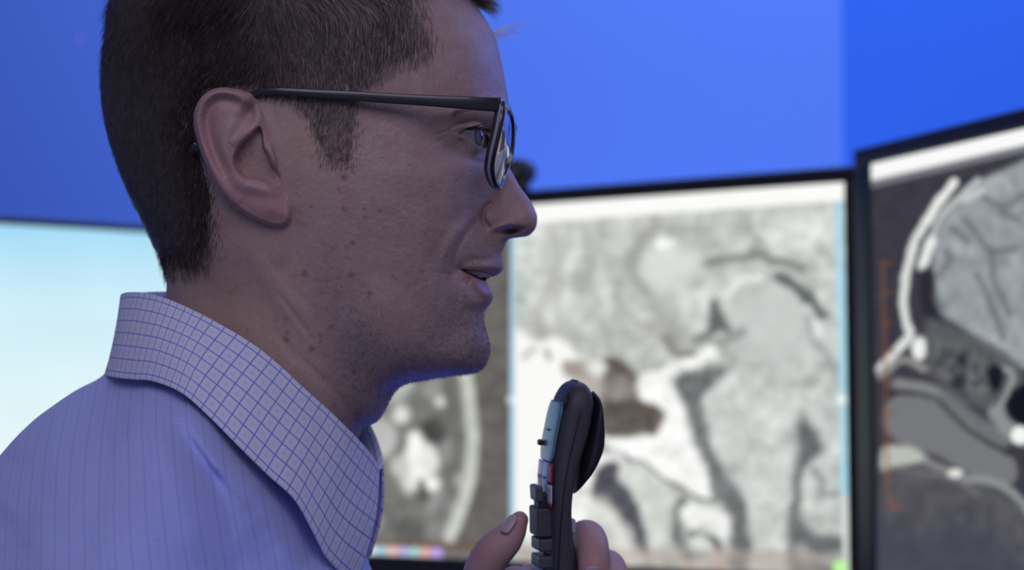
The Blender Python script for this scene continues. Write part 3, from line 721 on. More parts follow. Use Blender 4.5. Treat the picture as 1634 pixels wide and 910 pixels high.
# ------------------------------------------------------------------ left hand: continuous surface grown from bent finger chains
def P3(px, py, d): return ppt(px, py, d).reshape(3)
HD = 0.915
def remeshed(chains, voxel, smooth_n, subd=0):
    mb = MB()
    for ch in chains:
        pts = np.array([c[0] for c in ch]); rad = np.array([c[1] for c in ch])
        q = catmull(np.column_stack([pts, rad]), 26 if len(pts) > 2 else 14)
        p, r = q[:, :3], q[:, 3]
        # rounded ends
        e0 = p[0]-p[1]; e0 /= np.linalg.norm(e0); e1 = p[-1]-p[-2]; e1 /= np.linalg.norm(e1)
        A = np.array([.99, .85, .6, .3]); B_ = np.sqrt(1-A**2)
        pp = np.vstack([[p[0]+e0*r[0]*a for a in A], p, [p[-1]+e1*r[-1]*a for a in A[::-1]]])
        rr = np.concatenate([r[0]*B_, r, (r[-1]*B_)[::-1]])
        V, F = tube_grid(pp, rr, 20); mb.add(V, F)
    o = mb.build('tmp'); m = o.modifiers.new('r', 'REMESH'); m.mode = 'VOXEL'; m.voxel_size = voxel
    s = o.modifiers.new('s', 'SMOOTH'); s.iterations = smooth_n; s.factor = .5
    dg = bpy.context.evaluated_depsgraph_get(); ev = o.evaluated_get(dg); me = ev.to_mesh()
    V = np.empty(len(me.vertices)*3, np.float32); me.vertices.foreach_get('co', V); V = V.reshape(-1, 3).astype(float)
    n4 = [tuple(p.vertices) for p in me.polygons]; Q = np.array([f for f in n4 if len(f) == 4], int).reshape(-1, 4); T = np.array([f for f in n4 if len(f) == 3], int).reshape(-1, 3)
    ev.to_mesh_clear(); md = o.data; bpy.data.objects.remove(o); bpy.data.meshes.remove(md); return V, Q, T
def R(px): return px/FPX*HD
h = HD
hand_chains = [
 # thumb: palm base, knuckle, joint, pad, tip
 [(P3(800,1060,h+.030), R(46)), (P3(768,985,h+.016), R(38)), (P3(768,925,h+.002), R(32)), (P3(784,885,h-.004), R(31)), (P3(808,862,h-.006), R(27)), (P3(824,840,h-.006), R(19)), (P3(829,830,h-.006), R(15))],
 # index finger: knuckle behind, over the top, tip towards the viewer
 [(P3(845,975,h+.044), R(34)), (P3(885,915,h+.040), R(29)), (P3(918,866,h+.026), R(26)), (P3(938,856,h+.010), R(27)), (P3(946,880,h-.006), R(27)), (P3(947,912,h-.013), R(25)), (P3(941,936,h-.014), R(20))],
 # middle
 [(P3(865,1000,h+.046), R(34)), (P3(920,945,h+.044), R(28)), (P3(958,908,h+.030), R(26)), (P3(972,904,h+.010), R(26)), (P3(978,930,h-.008), R(26)), (P3(970,965,h-.016), R(24)), (P3(958,985,h-.017), R(20))],
 # ring
 [(P3(870,1045,h+.046), R(33)), (P3(925,1000,h+.044), R(27)), (P3(962,970,h+.030), R(25)), (P3(978,965,h+.010), R(25)), (P3(980,990,h-.008), R(24)), (P3(968,1025,h-.016), R(22)), (P3(955,1040,h-.017), R(18))],
 # little
 [(P3(865,1090,h+.042), R(30)), (P3(915,1060,h+.040), R(24)), (P3(950,1035,h+.026), R(22)), (P3(962,1030,h+.010), R(22)), (P3(962,1050,h-.006), R(21)), (P3(950,1075,h-.012), R(19))],
 # palm behind the microphone, wrist, forearm
 [(P3(822,935,h+.040), R(34)), (P3(812,990,h+.040), R(44)), (P3(818,1060,h+.040), R(52)), (P3(835,1130,h+.045), R(62))],
 [(P3(850,930,h+.048), R(34)), (P3(865,1000,h+.048), R(48)), (P3(865,1080,h+.046), R(54)), (P3(845,1160,h+.048), R(62))],
 [(P3(842,1150,h+.046), R(74)), (P3(830,1230,h+.050), R(82)), (P3(790,1340,h+.065), R(98)), (P3(720,1470,h+.085), R(110))],
]
hand_V, hand_Q, hand_T = remeshed(hand_chains, 0.0013, 6)
def thumb_nail():
    # curved plate lying on the back of the thumb tip
    pts = []; n, m = 16, 12
    c0 = np.array((816.0, 838.0)); ax = np.array((15.0, -19.0)); pr = np.array((-8.0, -7.5))
    return c0, ax, pr
# ------------------------------------------------------------------ assemble the body mesh
person = bpy.data.objects.new('person', None); COL.objects.link(person)
person.location = tuple(ppt(300, 1500, 0.92))
tag(person, 'man in profile with glasses and pale blue checked shirt, holding a microphone', 'person')
PO = np.array(person.location)
def pmesh(name, V, F, mat, parent=None, **k):
    """child of the person; V in world space"""
    return mesh_obj(name, np.asarray(V)-PO, F, mat, parent or person, **k)
Vs = [HB['V']]; Fq = [HB['Q']]; Ft = [HB['T']]; Cs = [skin_color(HB['X'], HB['Y'], HB['W'], HB['side'])]
off = len(HB['V'])
for sg in (1, -1):
    v, f = ear_mesh(sg); Vs.append(v); Fq.append(f+off); Cs.append(ear_color(eX, eY).reshape(-1, 3)); off += len(v)
Vs.append(hand_V); Fq.append(hand_Q+off); Ft.append(hand_T+off)
hx, hy = proj(hand_V); hc = np.ones((len(hand_V), 3))*np.array((0.50, 0.32, 0.285))
nn_ = np.clip(.5+.6*vnoise(hx+300, hy+300, 14, 61)+.3*vnoise(hx+300, hy+300, 5, 62), 0, 1)[:, None]; hc = hc*(1-nn_*.25)+np.array((0.42, 0.22, 0.20))*nn_*.25
for x_, y_, s_ in ((832, 826, 15), (938, 846, 12), (946, 905, 12), (980, 890, 10), (768, 880, 14)):
    a_ = np.exp(-.5*((hx-x_)**2+(hy-y_)**2)/s_**2)[:, None]*.6; hc = hc+(np.array((0.50, 0.22, 0.21))-hc)*a_
Cs.append(hc)
body = pmesh('body', np.concatenate(Vs), [np.concatenate(Fq), np.concatenate(Ft)], SKIN, col=np.concatenate(Cs))

# nails
M_NAIL = pmat('nail', (0.50, 0.38, 0.38), 0.3, spec=0.5)
def nail(p0, p1, halfw, nrm, lift, label=None):
    """p0 root, p1 tip (world), nrm outward"""
    ax = p1-p0; L = np.linalg.norm(ax); ax /= L; nrm = nrm-ax*np.dot(nrm, ax); nrm /= np.linalg.norm(nrm); sd = np.cross(ax, nrm)
    n, m = 14, 11; V = []
    for i in range(n):
        t = i/(n-1); wd = halfw*(1-.35*abs(2*t-1)**4-.1*(1-t))
        for j in range(m):
            a = (j/(m-1)*2-1); V.append(p0+ax*L*(t+.06*(1-a*a)*(1 if t > .5 else -1)*abs(2*t-1)) + sd*a*wd + nrm*(lift - wd*.42*a*a + .0006*math.sin(t*math.pi)))
    o = pmesh('fingernail', np.array(V), grid_faces(n, m), M_NAIL); s = o.modifiers.new('s', 'SOLIDIFY'); s.thickness = .0007; s.offset = -1; return o
tn = -AX_F*0.75 - AX_R*0.75 + AX_U*0.45
nail(P3(807,852,h-.0130), P3(822,828,h-.0100), R(10.5), tn, R(6))
nail(P3(946,905,h-.0215), P3(943,932,h-.0200), R(12), -AX_F+AX_R*.1-AX_U*.1, R(2))

# ------------------------------------------------------------------ eyes
M_EYE, nt, b = mat_new('eyeball'); at = nt.nodes.new('ShaderNodeAttribute'); at.attribute_name = 'Col'
nt.links.new(at.outputs['Color'], b.inputs['Base Color']); b.inputs['Roughness'].default_value = .08; b.inputs['Coat Weight'].default_value = .6
def eyeball(sg):
    r = EYE[3]; wq = EYE[2]; u, v = to_local(EYE[0], EYE[1], wq); n, m = 64, 48
    ph = np.linspace(0, 2*math.pi, n, endpoint=False)[:, None]; th = np.linspace(0, math.pi, m)[None]
    g = math.radians(20); 
    x = np.cos(th)*np.ones_like(ph); y = np.sin(th)*np.cos(ph); z = np.sin(th)*np.sin(ph)     # x = gaze
    bul = 1+.05*np.clip((x-.87)/.13, 0, 1)**1.3
    ang = np.degrees(np.arccos(np.clip(x, -1, 1)))
    C = np.ones(x.shape+(3,))*np.array((.42, .36, .38)); 
    iris = (1-sstep(ang, 26, 30))[..., None]; C = C*(1-iris)+np.array((.16, .20, .24))*iris
    ring = (sstep(ang, 22, 27)*(1-sstep(ang, 28, 31)))[..., None]; C = C*(1-.6*ring)
    pu = (1-sstep(ang, 10, 12))[..., None]; C = C*(1-pu)+.004*pu
    x, y, z = x*bul*r, y*bul*r, z*bul*r
    uu = u + x*math.cos(g) - y*math.sin(g); ww = wq + y*math.cos(g) + x*math.sin(g); vv = v + z
    P = hw(uu, vv, ww*sg).reshape(-1, 3)
    F = grid_faces(n, m, 0, True)
    return pmesh('eye', P, F if sg > 0 else F[:, ::-1], M_EYE, col=C.reshape(-1, 3))
eyeball(1); eyeball(-1)

# ------------------------------------------------------------------ teeth
M_TOOTH = pmat('tooth', (0.72, 0.70, 0.66), 0.2, spec=0.5, coat=.4)
for k, (tx, ty, tw) in enumerate(((789, 431, 3.2), (783, 430.5, 8.0), (775, 430, 12.0), (768, 428.5, 15), (761, 427, 17.0))):
    for sg in (1, -1):
        u, v = to_local(tx-9, ty-3, tw); n, m = 14, 10
        ph = np.linspace(0, 2*math.pi, n, endpoint=False)[:, None]; th = np.linspace(0, math.pi, m)[None]
        x = np.sign(np.cos(ph))*np.abs(np.cos(ph))**.7*np.sin(th)**.6; y = np.sign(np.sin(ph))*np.abs(np.sin(ph))**.7*np.sin(th)**.6; z = np.cos(th)*np.ones_like(ph)
        hh = (5.2, 4.6, 5.0, 4.2, 3.8)[k]
        a = -(.15+.28*k)
        du = x*1.6*math.cos(a)-y*4.0*math.sin(a)*-1; dw = -x*1.6*math.sin(a)+y*3.2*math.cos(a)
        F = grid_faces(n, m, 0, True)
        pmesh('tooth', hw(u+du, v+z*hh, (tw-1.5+dw)*sg).reshape(-1, 3), F if sg > 0 else F[:, ::-1], M_TOOTH)
# ------------------------------------------------------------------ hair
HAIR, nt, b = mat_new('hair'); b.inputs['Roughness'].default_value = .45; b.inputs['Specular IOR Level'].default_value = .35
at = nt.nodes.new('ShaderNodeAttribute'); at.attribute_name = 'Col'; nt.links.new(at.outputs['Color'], b.inputs['Base Color'])
HAIRLINE = [(300,-400),(730,-400),(745,-60),(700,-40),(672,-5),(690,30),(702,60),(698,84),(672,102),(640,114),(612,126),(590,138),(584,150),(582,180),(579,220),(574,266),(545,276),(510,262),(492,222),(488,188),(470,168),(452,156),(420,150),(400,144),(330,150),(318,200),(326,240),(336,280),(343,305),(349,340),(352,375),(346,408),(334,440),(300,446),(262,443),(200,440),(60,300),(60,-400)]
def strands(name, P0, N, Dr, L, rad, colr, curve=.5, parent=None, seg=4, lift=.35, wob=.12):
    """tapered three-sided hairs as one mesh; all arrays per strand, world space"""
    n = len(P0); rg = np.random.default_rng(11+n)
    D0_ = N*lift[:, None] + Dr*(1-lift[:, None]) if isinstance(lift, np.ndarray) else N*lift+Dr*(1-lift)
    D0_ = D0_ + rg.normal(0, wob, (n, 3)); D0_ /= np.linalg.norm(D0_, axis=1)[:, None]
    D1 = Dr + N*.02 + rg.normal(0, wob*.7, (n, 3)); D1 /= np.linalg.norm(D1, axis=1)[:, None]
    pts = [P0]; p = P0
    for k in range(1, seg):
        t = (k-.5)/(seg-1); d = D0_*(1-t*curve)+D1*t*curve; d /= np.linalg.norm(d, axis=1)[:, None]
        p = p + d*(L/(seg-1))[:, None]; pts.append(p)
    pts = np.stack(pts, 1)
    tx = pts[:, -1]-pts[:, 0]; sx = np.cross(tx, N+.01*rg.normal(size=(n, 3))); sx /= np.linalg.norm(sx, axis=1)[:, None]+1e-9
    sy = np.cross(tx, sx); sy /= np.linalg.norm(sy, axis=1)[:, None]+1e-9
    V = np.empty((n, (seg-1)*3+1, 3))
    for k in range(seg-1):
        r = rad*(1-.75*(k/(seg-1))**1.5)
        for j in range(3):
            a = j*2*math.pi/3; V[:, k*3+j] = pts[:, k]+(sx*math.cos(a)+sy*math.sin(a))*r[:, None]
    V[:, -1] = pts[:, -1]; nv = V.shape[1]; base = (np.arange(n)*nv)[:, None]
    q = []; 
    for k in range(seg-2):
        for j in range(3): q.append([k*3+j, k*3+(j+1) % 3, (k+1)*3+(j+1) % 3, (k+1)*3+j])
    q = np.array(q); Q = (base[:, :, None]+q[None]).reshape(-1, 4)
    t = np.array([[(seg-2)*3+j, (seg-2)*3+(j+1) % 3, nv-1] for j in range(3)]); T = (base[:, :, None]+t[None]).reshape(-1, 3)
    return V.reshape(-1, 3), Q, T, np.repeat(colr, nv, 0)
# sample roots over the head surface
Vh, Qh = HB['V'], HB['Q']
ctr = Vh[Qh].mean(1); e1 = Vh[Qh[:, 1]]-Vh[Qh[:, 0]]; e2 = Vh[Qh[:, 3]]-Vh[Qh[:, 0]]
nr = np.cross(Vh[Qh[:, 2]]-Vh[Qh[:, 0]], Vh[Qh[:, 3]]-Vh[Qh[:, 1]]); ar = np.linalg.norm(nr, axis=1)/2; nr /= (2*ar)[:, None]+1e-12
hcw = hw(HB['c'][0], HB['c'][1], 0).reshape(3)
cen = ctr-hcw; flip = (nr*cen).sum(1) < 0; nr[flip] *= -1
qx, qy = HB['X'][Qh].mean(1), HB['Y'][Qh].mean(1); qs = HB['side'][Qh[:, 2]]
LX = np.array(hw(1, 0, 0)-hw(0, 0, 0)).reshape(3); LX /= np.linalg.norm(LX)     # forward
LZ = np.array(hw(0, 1, 0)-hw(0, 0, 0)).reshape(3); LZ /= np.linalg.norm(LZ)     # up
LY = np.array(hw(0, 0, 1)-hw(0, 0, 0)).reshape(3); LY /= np.linalg.norm(LY)     # towards the viewer
def sample(weight, n, rg):
    p = weight*ar; p = p/p.sum(); i = rg.choice(len(Qh), n, p=p); a, c = rg.random(n), rg.random(n)
    return i, Vh[Qh[i, 0]]+e1[i]*a[:, None]+e2[i]*c[:, None], nr[i]
def flow(i, dx, dz, n):
    d = LX*dx[:, None]+LZ*dz[:, None]; d = d-n*(d*n).sum(1)[:, None]*.9; return d/(np.linalg.norm(d, axis=1)[:, None]+1e-9)
rg = np.random.default_rng(3)
hd = sdist(qx, qy, HAIRLINE)
hdn = hd+5*vnoise(qx, qy, 9, 91); wt = (.25*sstep(hdn, -5, 4)+.75*sstep(hdn-16*sstep(qx, 560, 660)-14*sstep(qy, 300, 420)*(qx < 360), 2, 26))*(1-.45*sstep(qy, 340, 450))*np.where(qs > 0, 1.0, .35)
wt *= np.where((qy < -20), .6, 1)
i, P0, N = sample(wt, 74000, rg)
x, y = qx[i], qy[i]
topm = 1-sstep(y, -60, 60)
dx = -.45*np.ones(len(i)) + .55*sstep(x, 380, 480)*(1-sstep(x, 560, 640)) + .35*topm; dx = np.where(y > 130, np.where(x > 400, -.22, -.02), dx)
dx = np.where(x < 330, .10+.25*sstep(y, 250, 430), dx); dz = -np.ones(len(i))*(1-.6*topm)
dx = dx+.25*vnoise(x+400, y+900, 40, 71)
Dr = flow(i, dx, dz, N)
L = (.0075+.006*(1-sstep(y, -40, 160))+.009*topm*(x > 260))*rg.uniform(.65, 1.25, len(i)); L = L*(1-.35*sstep(y, 150, 250)*(x > 400))
L *= (.6+.4*sstep(hd[i], 0, 25))
grey = .22+.85*sstep(x, 380, 560)*(1-sstep(y, 200, 300)*.3)
isg = rg.random(len(i)) < grey*.42
dark = np.array((.046, .034, .027)); mid = np.array((.15, .112, .088)); lite = np.array((.46, .40, .37))
t = rg.random(len(i))[:, None]*(.45+.55*sstep(x, 330, 520))[:, None]
colr = dark*(1-t)+mid*t; colr = np.where(isg[:, None], colr*.35+lite*rg.uniform(.35, 1, len(i))[:, None]*.8, colr)
colr = colr*(1+.95*sstep(x, 360, 520)+.25*sstep(y, 280, 420))[:, None]
V, Q, T, Cc = strands('hair', P0-N*.0004, N, Dr, L, np.full(len(i), .000095), colr, .8, lift=.30+.15*rg.random(len(i)))
VV_, QQ_, TT_, CC_ = [V], [Q], [T], [Cc]; offh = len(V)
# forelock leaning over the forehead, above the frame, with a few stray light hairs
nf = 2600; fu = rg.uniform(0, 1, nf); fw_ = rg.normal(0, 14, nf)
su, sv = to_local(700+60*fu, -47+52*fu, 0)
ww = np.abs(fw_); P0 = hw(su, sv+2, fw_); Nn = np.tile(LX*.7+LZ*.7, (nf, 1)); Dd = np.tile(LX*.72-LZ*.62, (nf, 1))+rg.normal(0, .12, (nf, 3)); Dd /= np.linalg.norm(Dd, axis=1)[:, None]
c2 = dark*(1-fu[:, None])+mid*fu[:, None]*1.3
V, Q, T, Cc = strands('f', P0, Nn, Dd, rg.uniform(.007, .017, nf), np.full(nf, .00010), c2, .9, seg=6, lift=.35); VV_.append(V); QQ_.append(Q+offh); TT_.append(T+offh); CC_.append(Cc); offh += len(V)
nf = 26; su, sv = to_local(np.full(nf, 791.0)+rg.normal(0, 2, nf), 56+rg.normal(0, 4, nf), 2); P0 = hw(su-1, sv, rg.normal(3, 3, nf))
Dd = LX*1.0+LZ*rg.uniform(.12, .5, nf)[:, None]; Dd /= np.linalg.norm(Dd, axis=1)[:, None]
V, Q, T, Cc = strands('f', P0, Dd, Dd, rg.uniform(.008, .022, nf), np.full(nf, .00013), np.tile((.95, .93, .98), (nf, 1)), .5, seg=6, lift=.1, wob=.05); VV_.append(V); QQ_.append(Q+offh); TT_.append(T+offh); CC_.append(Cc); offh += len(V)
# close-lying undercoat so that no scalp shows through the dense parts
mk = (hd > 9+9*sstep(qx, 400, 560)+22*sstep(qy, 300, 410)*(qx < 360)); fi = Qh[mk]; vid, inv = np.unique(fi, return_inverse=True); inv = inv.reshape(-1, 4)
vn = np.zeros_like(Vh); 
for k in range(4): np.add.at(vn, Qh[:, k], nr*ar[:, None])
vn /= np.linalg.norm(vn, axis=1)[:, None]+1e-12
vx, vy = HB['X'][vid], HB['Y'][vid]; hdv = sdist(vx, vy, HAIRLINE)
thick = (.0002+.0016*sstep(hdv, 8, 60)+.002*(1-sstep(vy, -30, 120))*sstep(hdv, 30, 90)+.0012*(1-sstep(vx, 230, 360))*sstep(hdv, 20, 60))
thick += .0002*vnoise(vx, vy, 3, 77)
cap = Vh[vid]+vn[vid]*thick[:, None]
capc = np.ones((len(vid), 3))*np.array((.05, .037, .03)); tt = (sstep(vx, 330, 520)*.8)[:, None]; capc = capc*(1-tt)+np.array((.13, .10, .088))*tt
te = ((1-sstep(hdv, 14, 70))*sstep(vx, 380, 500)*.8)[:, None]; capc = capc*(1-te)+np.array((.30, .21, .18))*te
capc *= (1+.35*vnoise(vx*1.0, vy*.25, 3, 78))[:, None]
VV_.append(cap); QQ_.append(inv+offh); CC_.append(capc)
hair = pmesh('hair', np.concatenate(VV_), [np.concatenate(QQ_), np.concatenate(TT_)], HAIR, col=np.concatenate(CC_)); tag(hair, kind='stuff')

# stubble
st = sstep(mp_dist(qx, qy, [(600,470),(640,540),(700,500),(716,462),(742,480),(756,500),(785,500),(800,560),(780,615),(640,650),(600,690),(560,700),(540,560)]), -12, 25)+.5*sstep(mp_dist(qx, qy, [(745,408),(760,392),(810,388),(815,412),(810,422),(770,424),(745,422)]), -4, 6)
st = st*(1+1.5*sstep(qx, 700, 770)*(qy > 500)) + (sdist(qx, qy, [(560,420),(600,470),(560,600),(520,650),(500,560),(500,440)]) > 0)*.10
i, P0, N = sample(st, 7500, rg); Dr = flow(i, np.full(len(i), .15), -np.ones(len(i)), N)
cs = np.where(rg.random(len(i))[:, None] < .35, np.array((.35, .30, .28)), np.array((.03, .022, .02)))
V, Q, T, Cc = strands('s', P0, N, Dr, rg.uniform(.0006, .0015, len(i)), np.full(len(i), .00005), cs, .5, seg=3, lift=.6)
ob = pmesh('stubble', V, [Q, T], HAIR, col=Cc); tag(ob, kind='stuff')
# eyebrows
def brow_roots(n):
    t = rg.random(n); px_ = 728+84*t; py_ = 181-7*np.sin(t*math.pi)+rg.normal(0, 3.2, n)*(.5+.5*t); wv = surf_w(px_, py_, 30); return px_, py_, wv, t
for sg in (1, -1):
    px_, py_, wv, t = brow_roots(260); u, v = to_local(px_, py_, wv); P0 = hw(u, v, (wv+.2)*sg)
    N = np.tile(LX*.55+LY*sg*.8, (len(t), 1)); Dd = LX*(-.55+.5*t)[:, None]+LZ*(-.1+.5*t)[:, None]+LY*sg*.35; Dd /= np.linalg.norm(Dd, axis=1)[:, None]
    V, Q, T, Cc = strands('b', P0, N, Dd, rg.uniform(.004, .009, len(t)), np.full(len(t), .00007), np.tile((.10, .07, .055), (len(t), 1)), .8, seg=4, lift=.5)
    tag(pmesh('eyebrow', V, [Q, T], HAIR, col=Cc), kind='stuff')
# eyelashes
for sg in (1, -1):
    n = 90; t = rg.random(n); k_ = catmull([(738,206),(752,203.5),(766,206),(777,212)], 50); e = k_[(t*49).astype(int)]
    wv = surf_w(e[:, 0], e[:, 1], 34)+1.0; u, v = to_local(e[:, 0], e[:, 1], wv); P0 = hw(u, v, wv*sg)
    Dd = LX*(.75)+LY*sg*(.55-.5*t)[:, None]+LZ*rg.normal(-.02, .12, n)[:, None]; Dd /= np.linalg.norm(Dd, axis=1)[:, None]
    V, Q, T, Cc = strands('l', P0, Dd, Dd, rg.uniform(.005, .009, n), np.full(n, .00009), np.tile((.015, .012, .012), (n, 1)), .6, seg=5, lift=.3, wob=.06)
    tag(pmesh('eyelashes', V, [Q, T], HAIR, col=Cc), kind='stuff')
# ------------------------------------------------------------------ shirt
def cloth_mat(name, scale_mm, line, base, linew=.085, yk=1.0, gray=.10):
    m, nt, b = mat_new(name); L = nt.links; N = nt.nodes
    b.inputs['Roughness'].default_value = .85; b.inputs['Specular IOR Level'].default_value = .15
    b.inputs['Sheen Weight'].default_value = .25; b.inputs['Sheen Roughness'].default_value = .5
    uv = N.new('ShaderNodeUVMap'); uv.uv_map = 'UVMap'; sp = N.new('ShaderNodeSeparateXYZ')
    nz = N.new('ShaderNodeTexNoise'); nz.inputs['Scale'].default_value = .06; nz.inputs['Detail'].default_value = 2
    L.new(uv.outputs[0], nz.inputs['Vector'])
    L.new(uv.outputs[0], sp.inputs[0])
    def M(op, a, c=None, d=None):
        n = N.new('ShaderNodeMath'); n.operation = op
        for i, q in enumerate((a, c, d)):
            if q is None: continue
            if isinstance(q, (int, float)): n.inputs[i].default_value = q
            else: L.new(q, n.inputs[i])
        return n.outputs[0]
    def lines(ax, wd):
        f = M('FRACT', M('DIVIDE', sp.outputs[ax], scale_mm)); dd = M('ABSOLUTE', M('SUBTRACT', f, .5))
        return M('SMOOTHSTEP', dd, .0, .0) if False else M('SUBTRACT', 1.0, M('MULTIPLY', M('MINIMUM', M('DIVIDE', M('MAXIMUM', M('SUBTRACT', dd, wd*.45), 0.0), wd*.6), 1.0), 1.0))
    lx, ly = lines(0, linew), M('MULTIPLY', lines(1, linew), yk)
    def band(ax):   # soft mid band between lines
        f = M('FRACT', M('ADD', M('DIVIDE', sp.outputs[ax], scale_mm), .5)); dd = M('ABSOLUTE', M('SUBTRACT', f, .5))
        return M('SUBTRACT', 1.0, M('MINIMUM', M('DIVIDE', dd, .24), 1.0))
    bx, by = band(0), band(1)
    mx = M('MULTIPLY', M('MAXIMUM', lx, ly), .85); cr = M('MULTIPLY', M('MULTIPLY', lx, ly), .15)
    c1 = N.new('ShaderNodeMix'); c1.data_type = 'RGBA'; c1.inputs[6].default_value = (*base, 1); c1.inputs[7].default_value = (base[0]*.70, base[1]*.68, base[2]*.66, 1)
    L.new(M('MULTIPLY', M('MULTIPLY', M('ADD', bx, .15), M('ADD', by, .15)), gray*8), c1.inputs[0])
    c2 = N.new('ShaderNodeMix'); c2.data_type = 'RGBA'; c2.inputs[7].default_value = (*line, 1)
    L.new(M('ADD', mx, cr), c2.inputs[0]); L.new(c1.outputs[2], c2.inputs[6]); L.new(c2.outputs[2], b.inputs['Base Color'])
    # weave
    wv = M('MULTIPLY', M('SINE', M('MULTIPLY', sp.outputs[0], 14.0)), M('SINE', M('MULTIPLY', sp.outputs[1], 14.0)))
    bp = N.new('ShaderNodeBump'); bp.inputs['Strength'].default_value = .25; bp.inputs['Distance'].default_value = .0003
    L.new(wv, bp.inputs['Height']); L.new(bp.outputs[0], b.inputs['Normal'])
    return m
M_COLLAR = cloth_mat('checked_cotton', 6.6, (0.20, 0.26, 0.66), (0.78, 0.80, 0.96), gray=.05, linew=.07)
M_SHIRT = cloth_mat('checked_cotton_body', 6.4, (0.37, 0.44, 0.86), (0.47, 0.54, 0.95), gray=.03, yk=.4)
# body of the shirt
T_OUT = [(178,585),(166,601),(132,618),(100,640),(60,671),(0,736),(-80,835),(-170,980),(-210,1150),(-190,1400),(-120,1600),(120,1680),(400,1670),(560,1600),(640,1450),(655,1300),(645,1150),(622,1020),(592,930),(576,860),(566,800),(545,740),(480,670),(390,600),(300,545),(215,540)]
T_W = [(215,575,22),(250,592,46),(289,614,64),(335,650,70),(386,702,70),(434,748,66),(480,796,59),(512,864,48),(553,905,34),(574,880,16),
 (200,612,44),(230,625,66),(160,640,48),(130,660,60),(180,680,88),(240,660,88),(290,665,90),(330,700,92),(370,745,88),(410,790,80),(450,840,70),(490,900,60),
 (80,700,80),(20,770,95),(110,760,120),(190,760,130),(260,740,118),(320,790,118),(370,840,108),(420,890,94),(30,860,138),(120,860,162),(210,850,164),(290,870,152),(360,930,132),
 (-60,960,120),(60,980,185),(180,980,196),(290,980,182),(400,980,140),(500,970,84),(560,960,50),(540,1040,90),(430,1080,150),(300,1100,185),(150,1120,198),(0,1120,180),(-110,1120,110),
 (0,1350,165),(180,1350,190),(360,1350,180),(520,1350,120),(600,1300,70),(0,1550,120),(200,1550,165),(400,1550,145)]
def torso_detail(X, Y, U, V, W):
    f = sstep(W, 3, 25); D = np.zeros(X.shape)
    D -= 15*groove(X, Y, [(345,672),(395,730),(440,778),(480,826),(510,885)], 11)
    D += 9*groove(X, Y, [(285,650),(330,710),(378,762),(420,810),(455,865),(475,920)], 15)
    D -= 8*groove(X, Y, [(262,640),(310,725),(345,790),(365,860),(380,930)], 14)
    D += 6*groove(X, Y, [(225,640),(262,720),(300,800),(320,900)], 18)
    D -= 5*groove(X, Y, [(150,625),(165,690),(160,760),(150,840)], 14)
    D += 2.2*groove(X, Y, [(210,630),(215,700),(225,770)], 11)
    D -= 2.0*groove(X, Y, [(330,650),(300,640),(262,628)], 5)
    D += 3*bump(X, Y, 120, 720, 40, 60, 20)
    D -= 3.5*groove(X, Y, [(60,850),(160,900),(280,905),(380,960)], 20)
    D += 2.4*vnoise(X+700, Y+700, 60, 81)+.8*vnoise(X+700, Y+700, 24, 82)
    return D*f
TB = sym_body(T_OUT, T_W, (330, 1000), 560, 150, torso_detail, None, 0, None, nb=130)
def to_uv(U, V): 
    a = math.radians(-12); return np.stack([U*math.cos(a)-V*math.sin(a), U*math.sin(a)+V*math.cos(a)], 1)
# unfold roughly: add the curved-away depth to the height coordinate
uvT = to_uv(TB['U'], TB['Vv']-.55*(TB['W']-90))
Vt, Ft_, uvs = [TB['V']], [TB['Q'], TB['T']], [uvT]; so = len(TB['V'])
def sleeve(pts, rads, n=40):
    p = np.array(pts); q = catmull(np.column_stack([p, rads]), 40); V, F = tube_grid(q[:, :3], q[:, 3], n); V = np.array(V)
    k = len(q); F4 = np.array([f for f in F if len(f) == 4]); F3 = np.array([f for f in F if len(f) == 3])
    ii, jj = np.divmod(np.arange(k*n), n); uv = np.stack([jj*2*math.pi*rads[0]*1000/n, ii*6.0], 1); uv = np.vstack([uv, [[0, 0], [0, 0]]]); return V, F4, F3, uv
for args in (([seen(150,1120,110).reshape(3), seen(150,1260,160).reshape(3), seen(230,1420,195).reshape(3), seen(330,1560,185).reshape(3)], [.050, .060, .054, .048]),
             ([seen(240,1040,-120).reshape(3), seen(330,1250,-175).reshape(3), seen(470,1420,-165).reshape(3), P3(640,1500,h+.10), P3(745,1420,h+.080), P3(800,1310,h+.062), P3(822,1240,h+.052)], [.055, .062, .056, .050, .046, .040, .036])):
    v, f4, f3, uv = sleeve(*args); Vt.append(v); Ft_.append(f4+so); Ft_.append(f3+so); uvs.append(uv); so += len(v)
shirt = pmesh('shirt', np.concatenate(Vt), Ft_, M_SHIRT, uv=np.concatenate(uvs))
# collar: folded leaf round the neck
top = [(193,478,0),(195,473,14),(207,470.5,30),(232,472,44),(262,480,54),(300,496,61),(345,519,66),(400,552,68),(442,585,66),(484,624,61),(520,656,54),(550,685,46),(578,714,32),(597,738,19),(604,752,11)]
bot = [(168,598,0),(171,600,22),(184,603,44),(212,606,60),(245,609,72),(289,627,82),(330,662,86),(382,714,86),(429,760,81),(470,798,75),(500,850,66),(518,885,58),(537,908,48),(552,922,38),(566,934,28)]
nc, mr = 240, 44
tc_, bc_ = catmull(top, nc), catmull(bot, nc)
tu, tv = to_local(tc_[:, 0], tc_[:, 1], tc_[:, 2]); bu, bv = to_local(bc_[:, 0], bc_[:, 1], bc_[:, 2])
TT3 = np.stack([tu, tv, tc_[:, 2]], 1); BB3 = np.stack([bu, bv, bc_[:, 2]], 1)
s = np.linspace(0, 1, mr)[None, :, None]; i_ = np.linspace(0, 1, nc)[:, None, None]
G = TT3[:, None]*(1-s)+BB3[:, None]*s
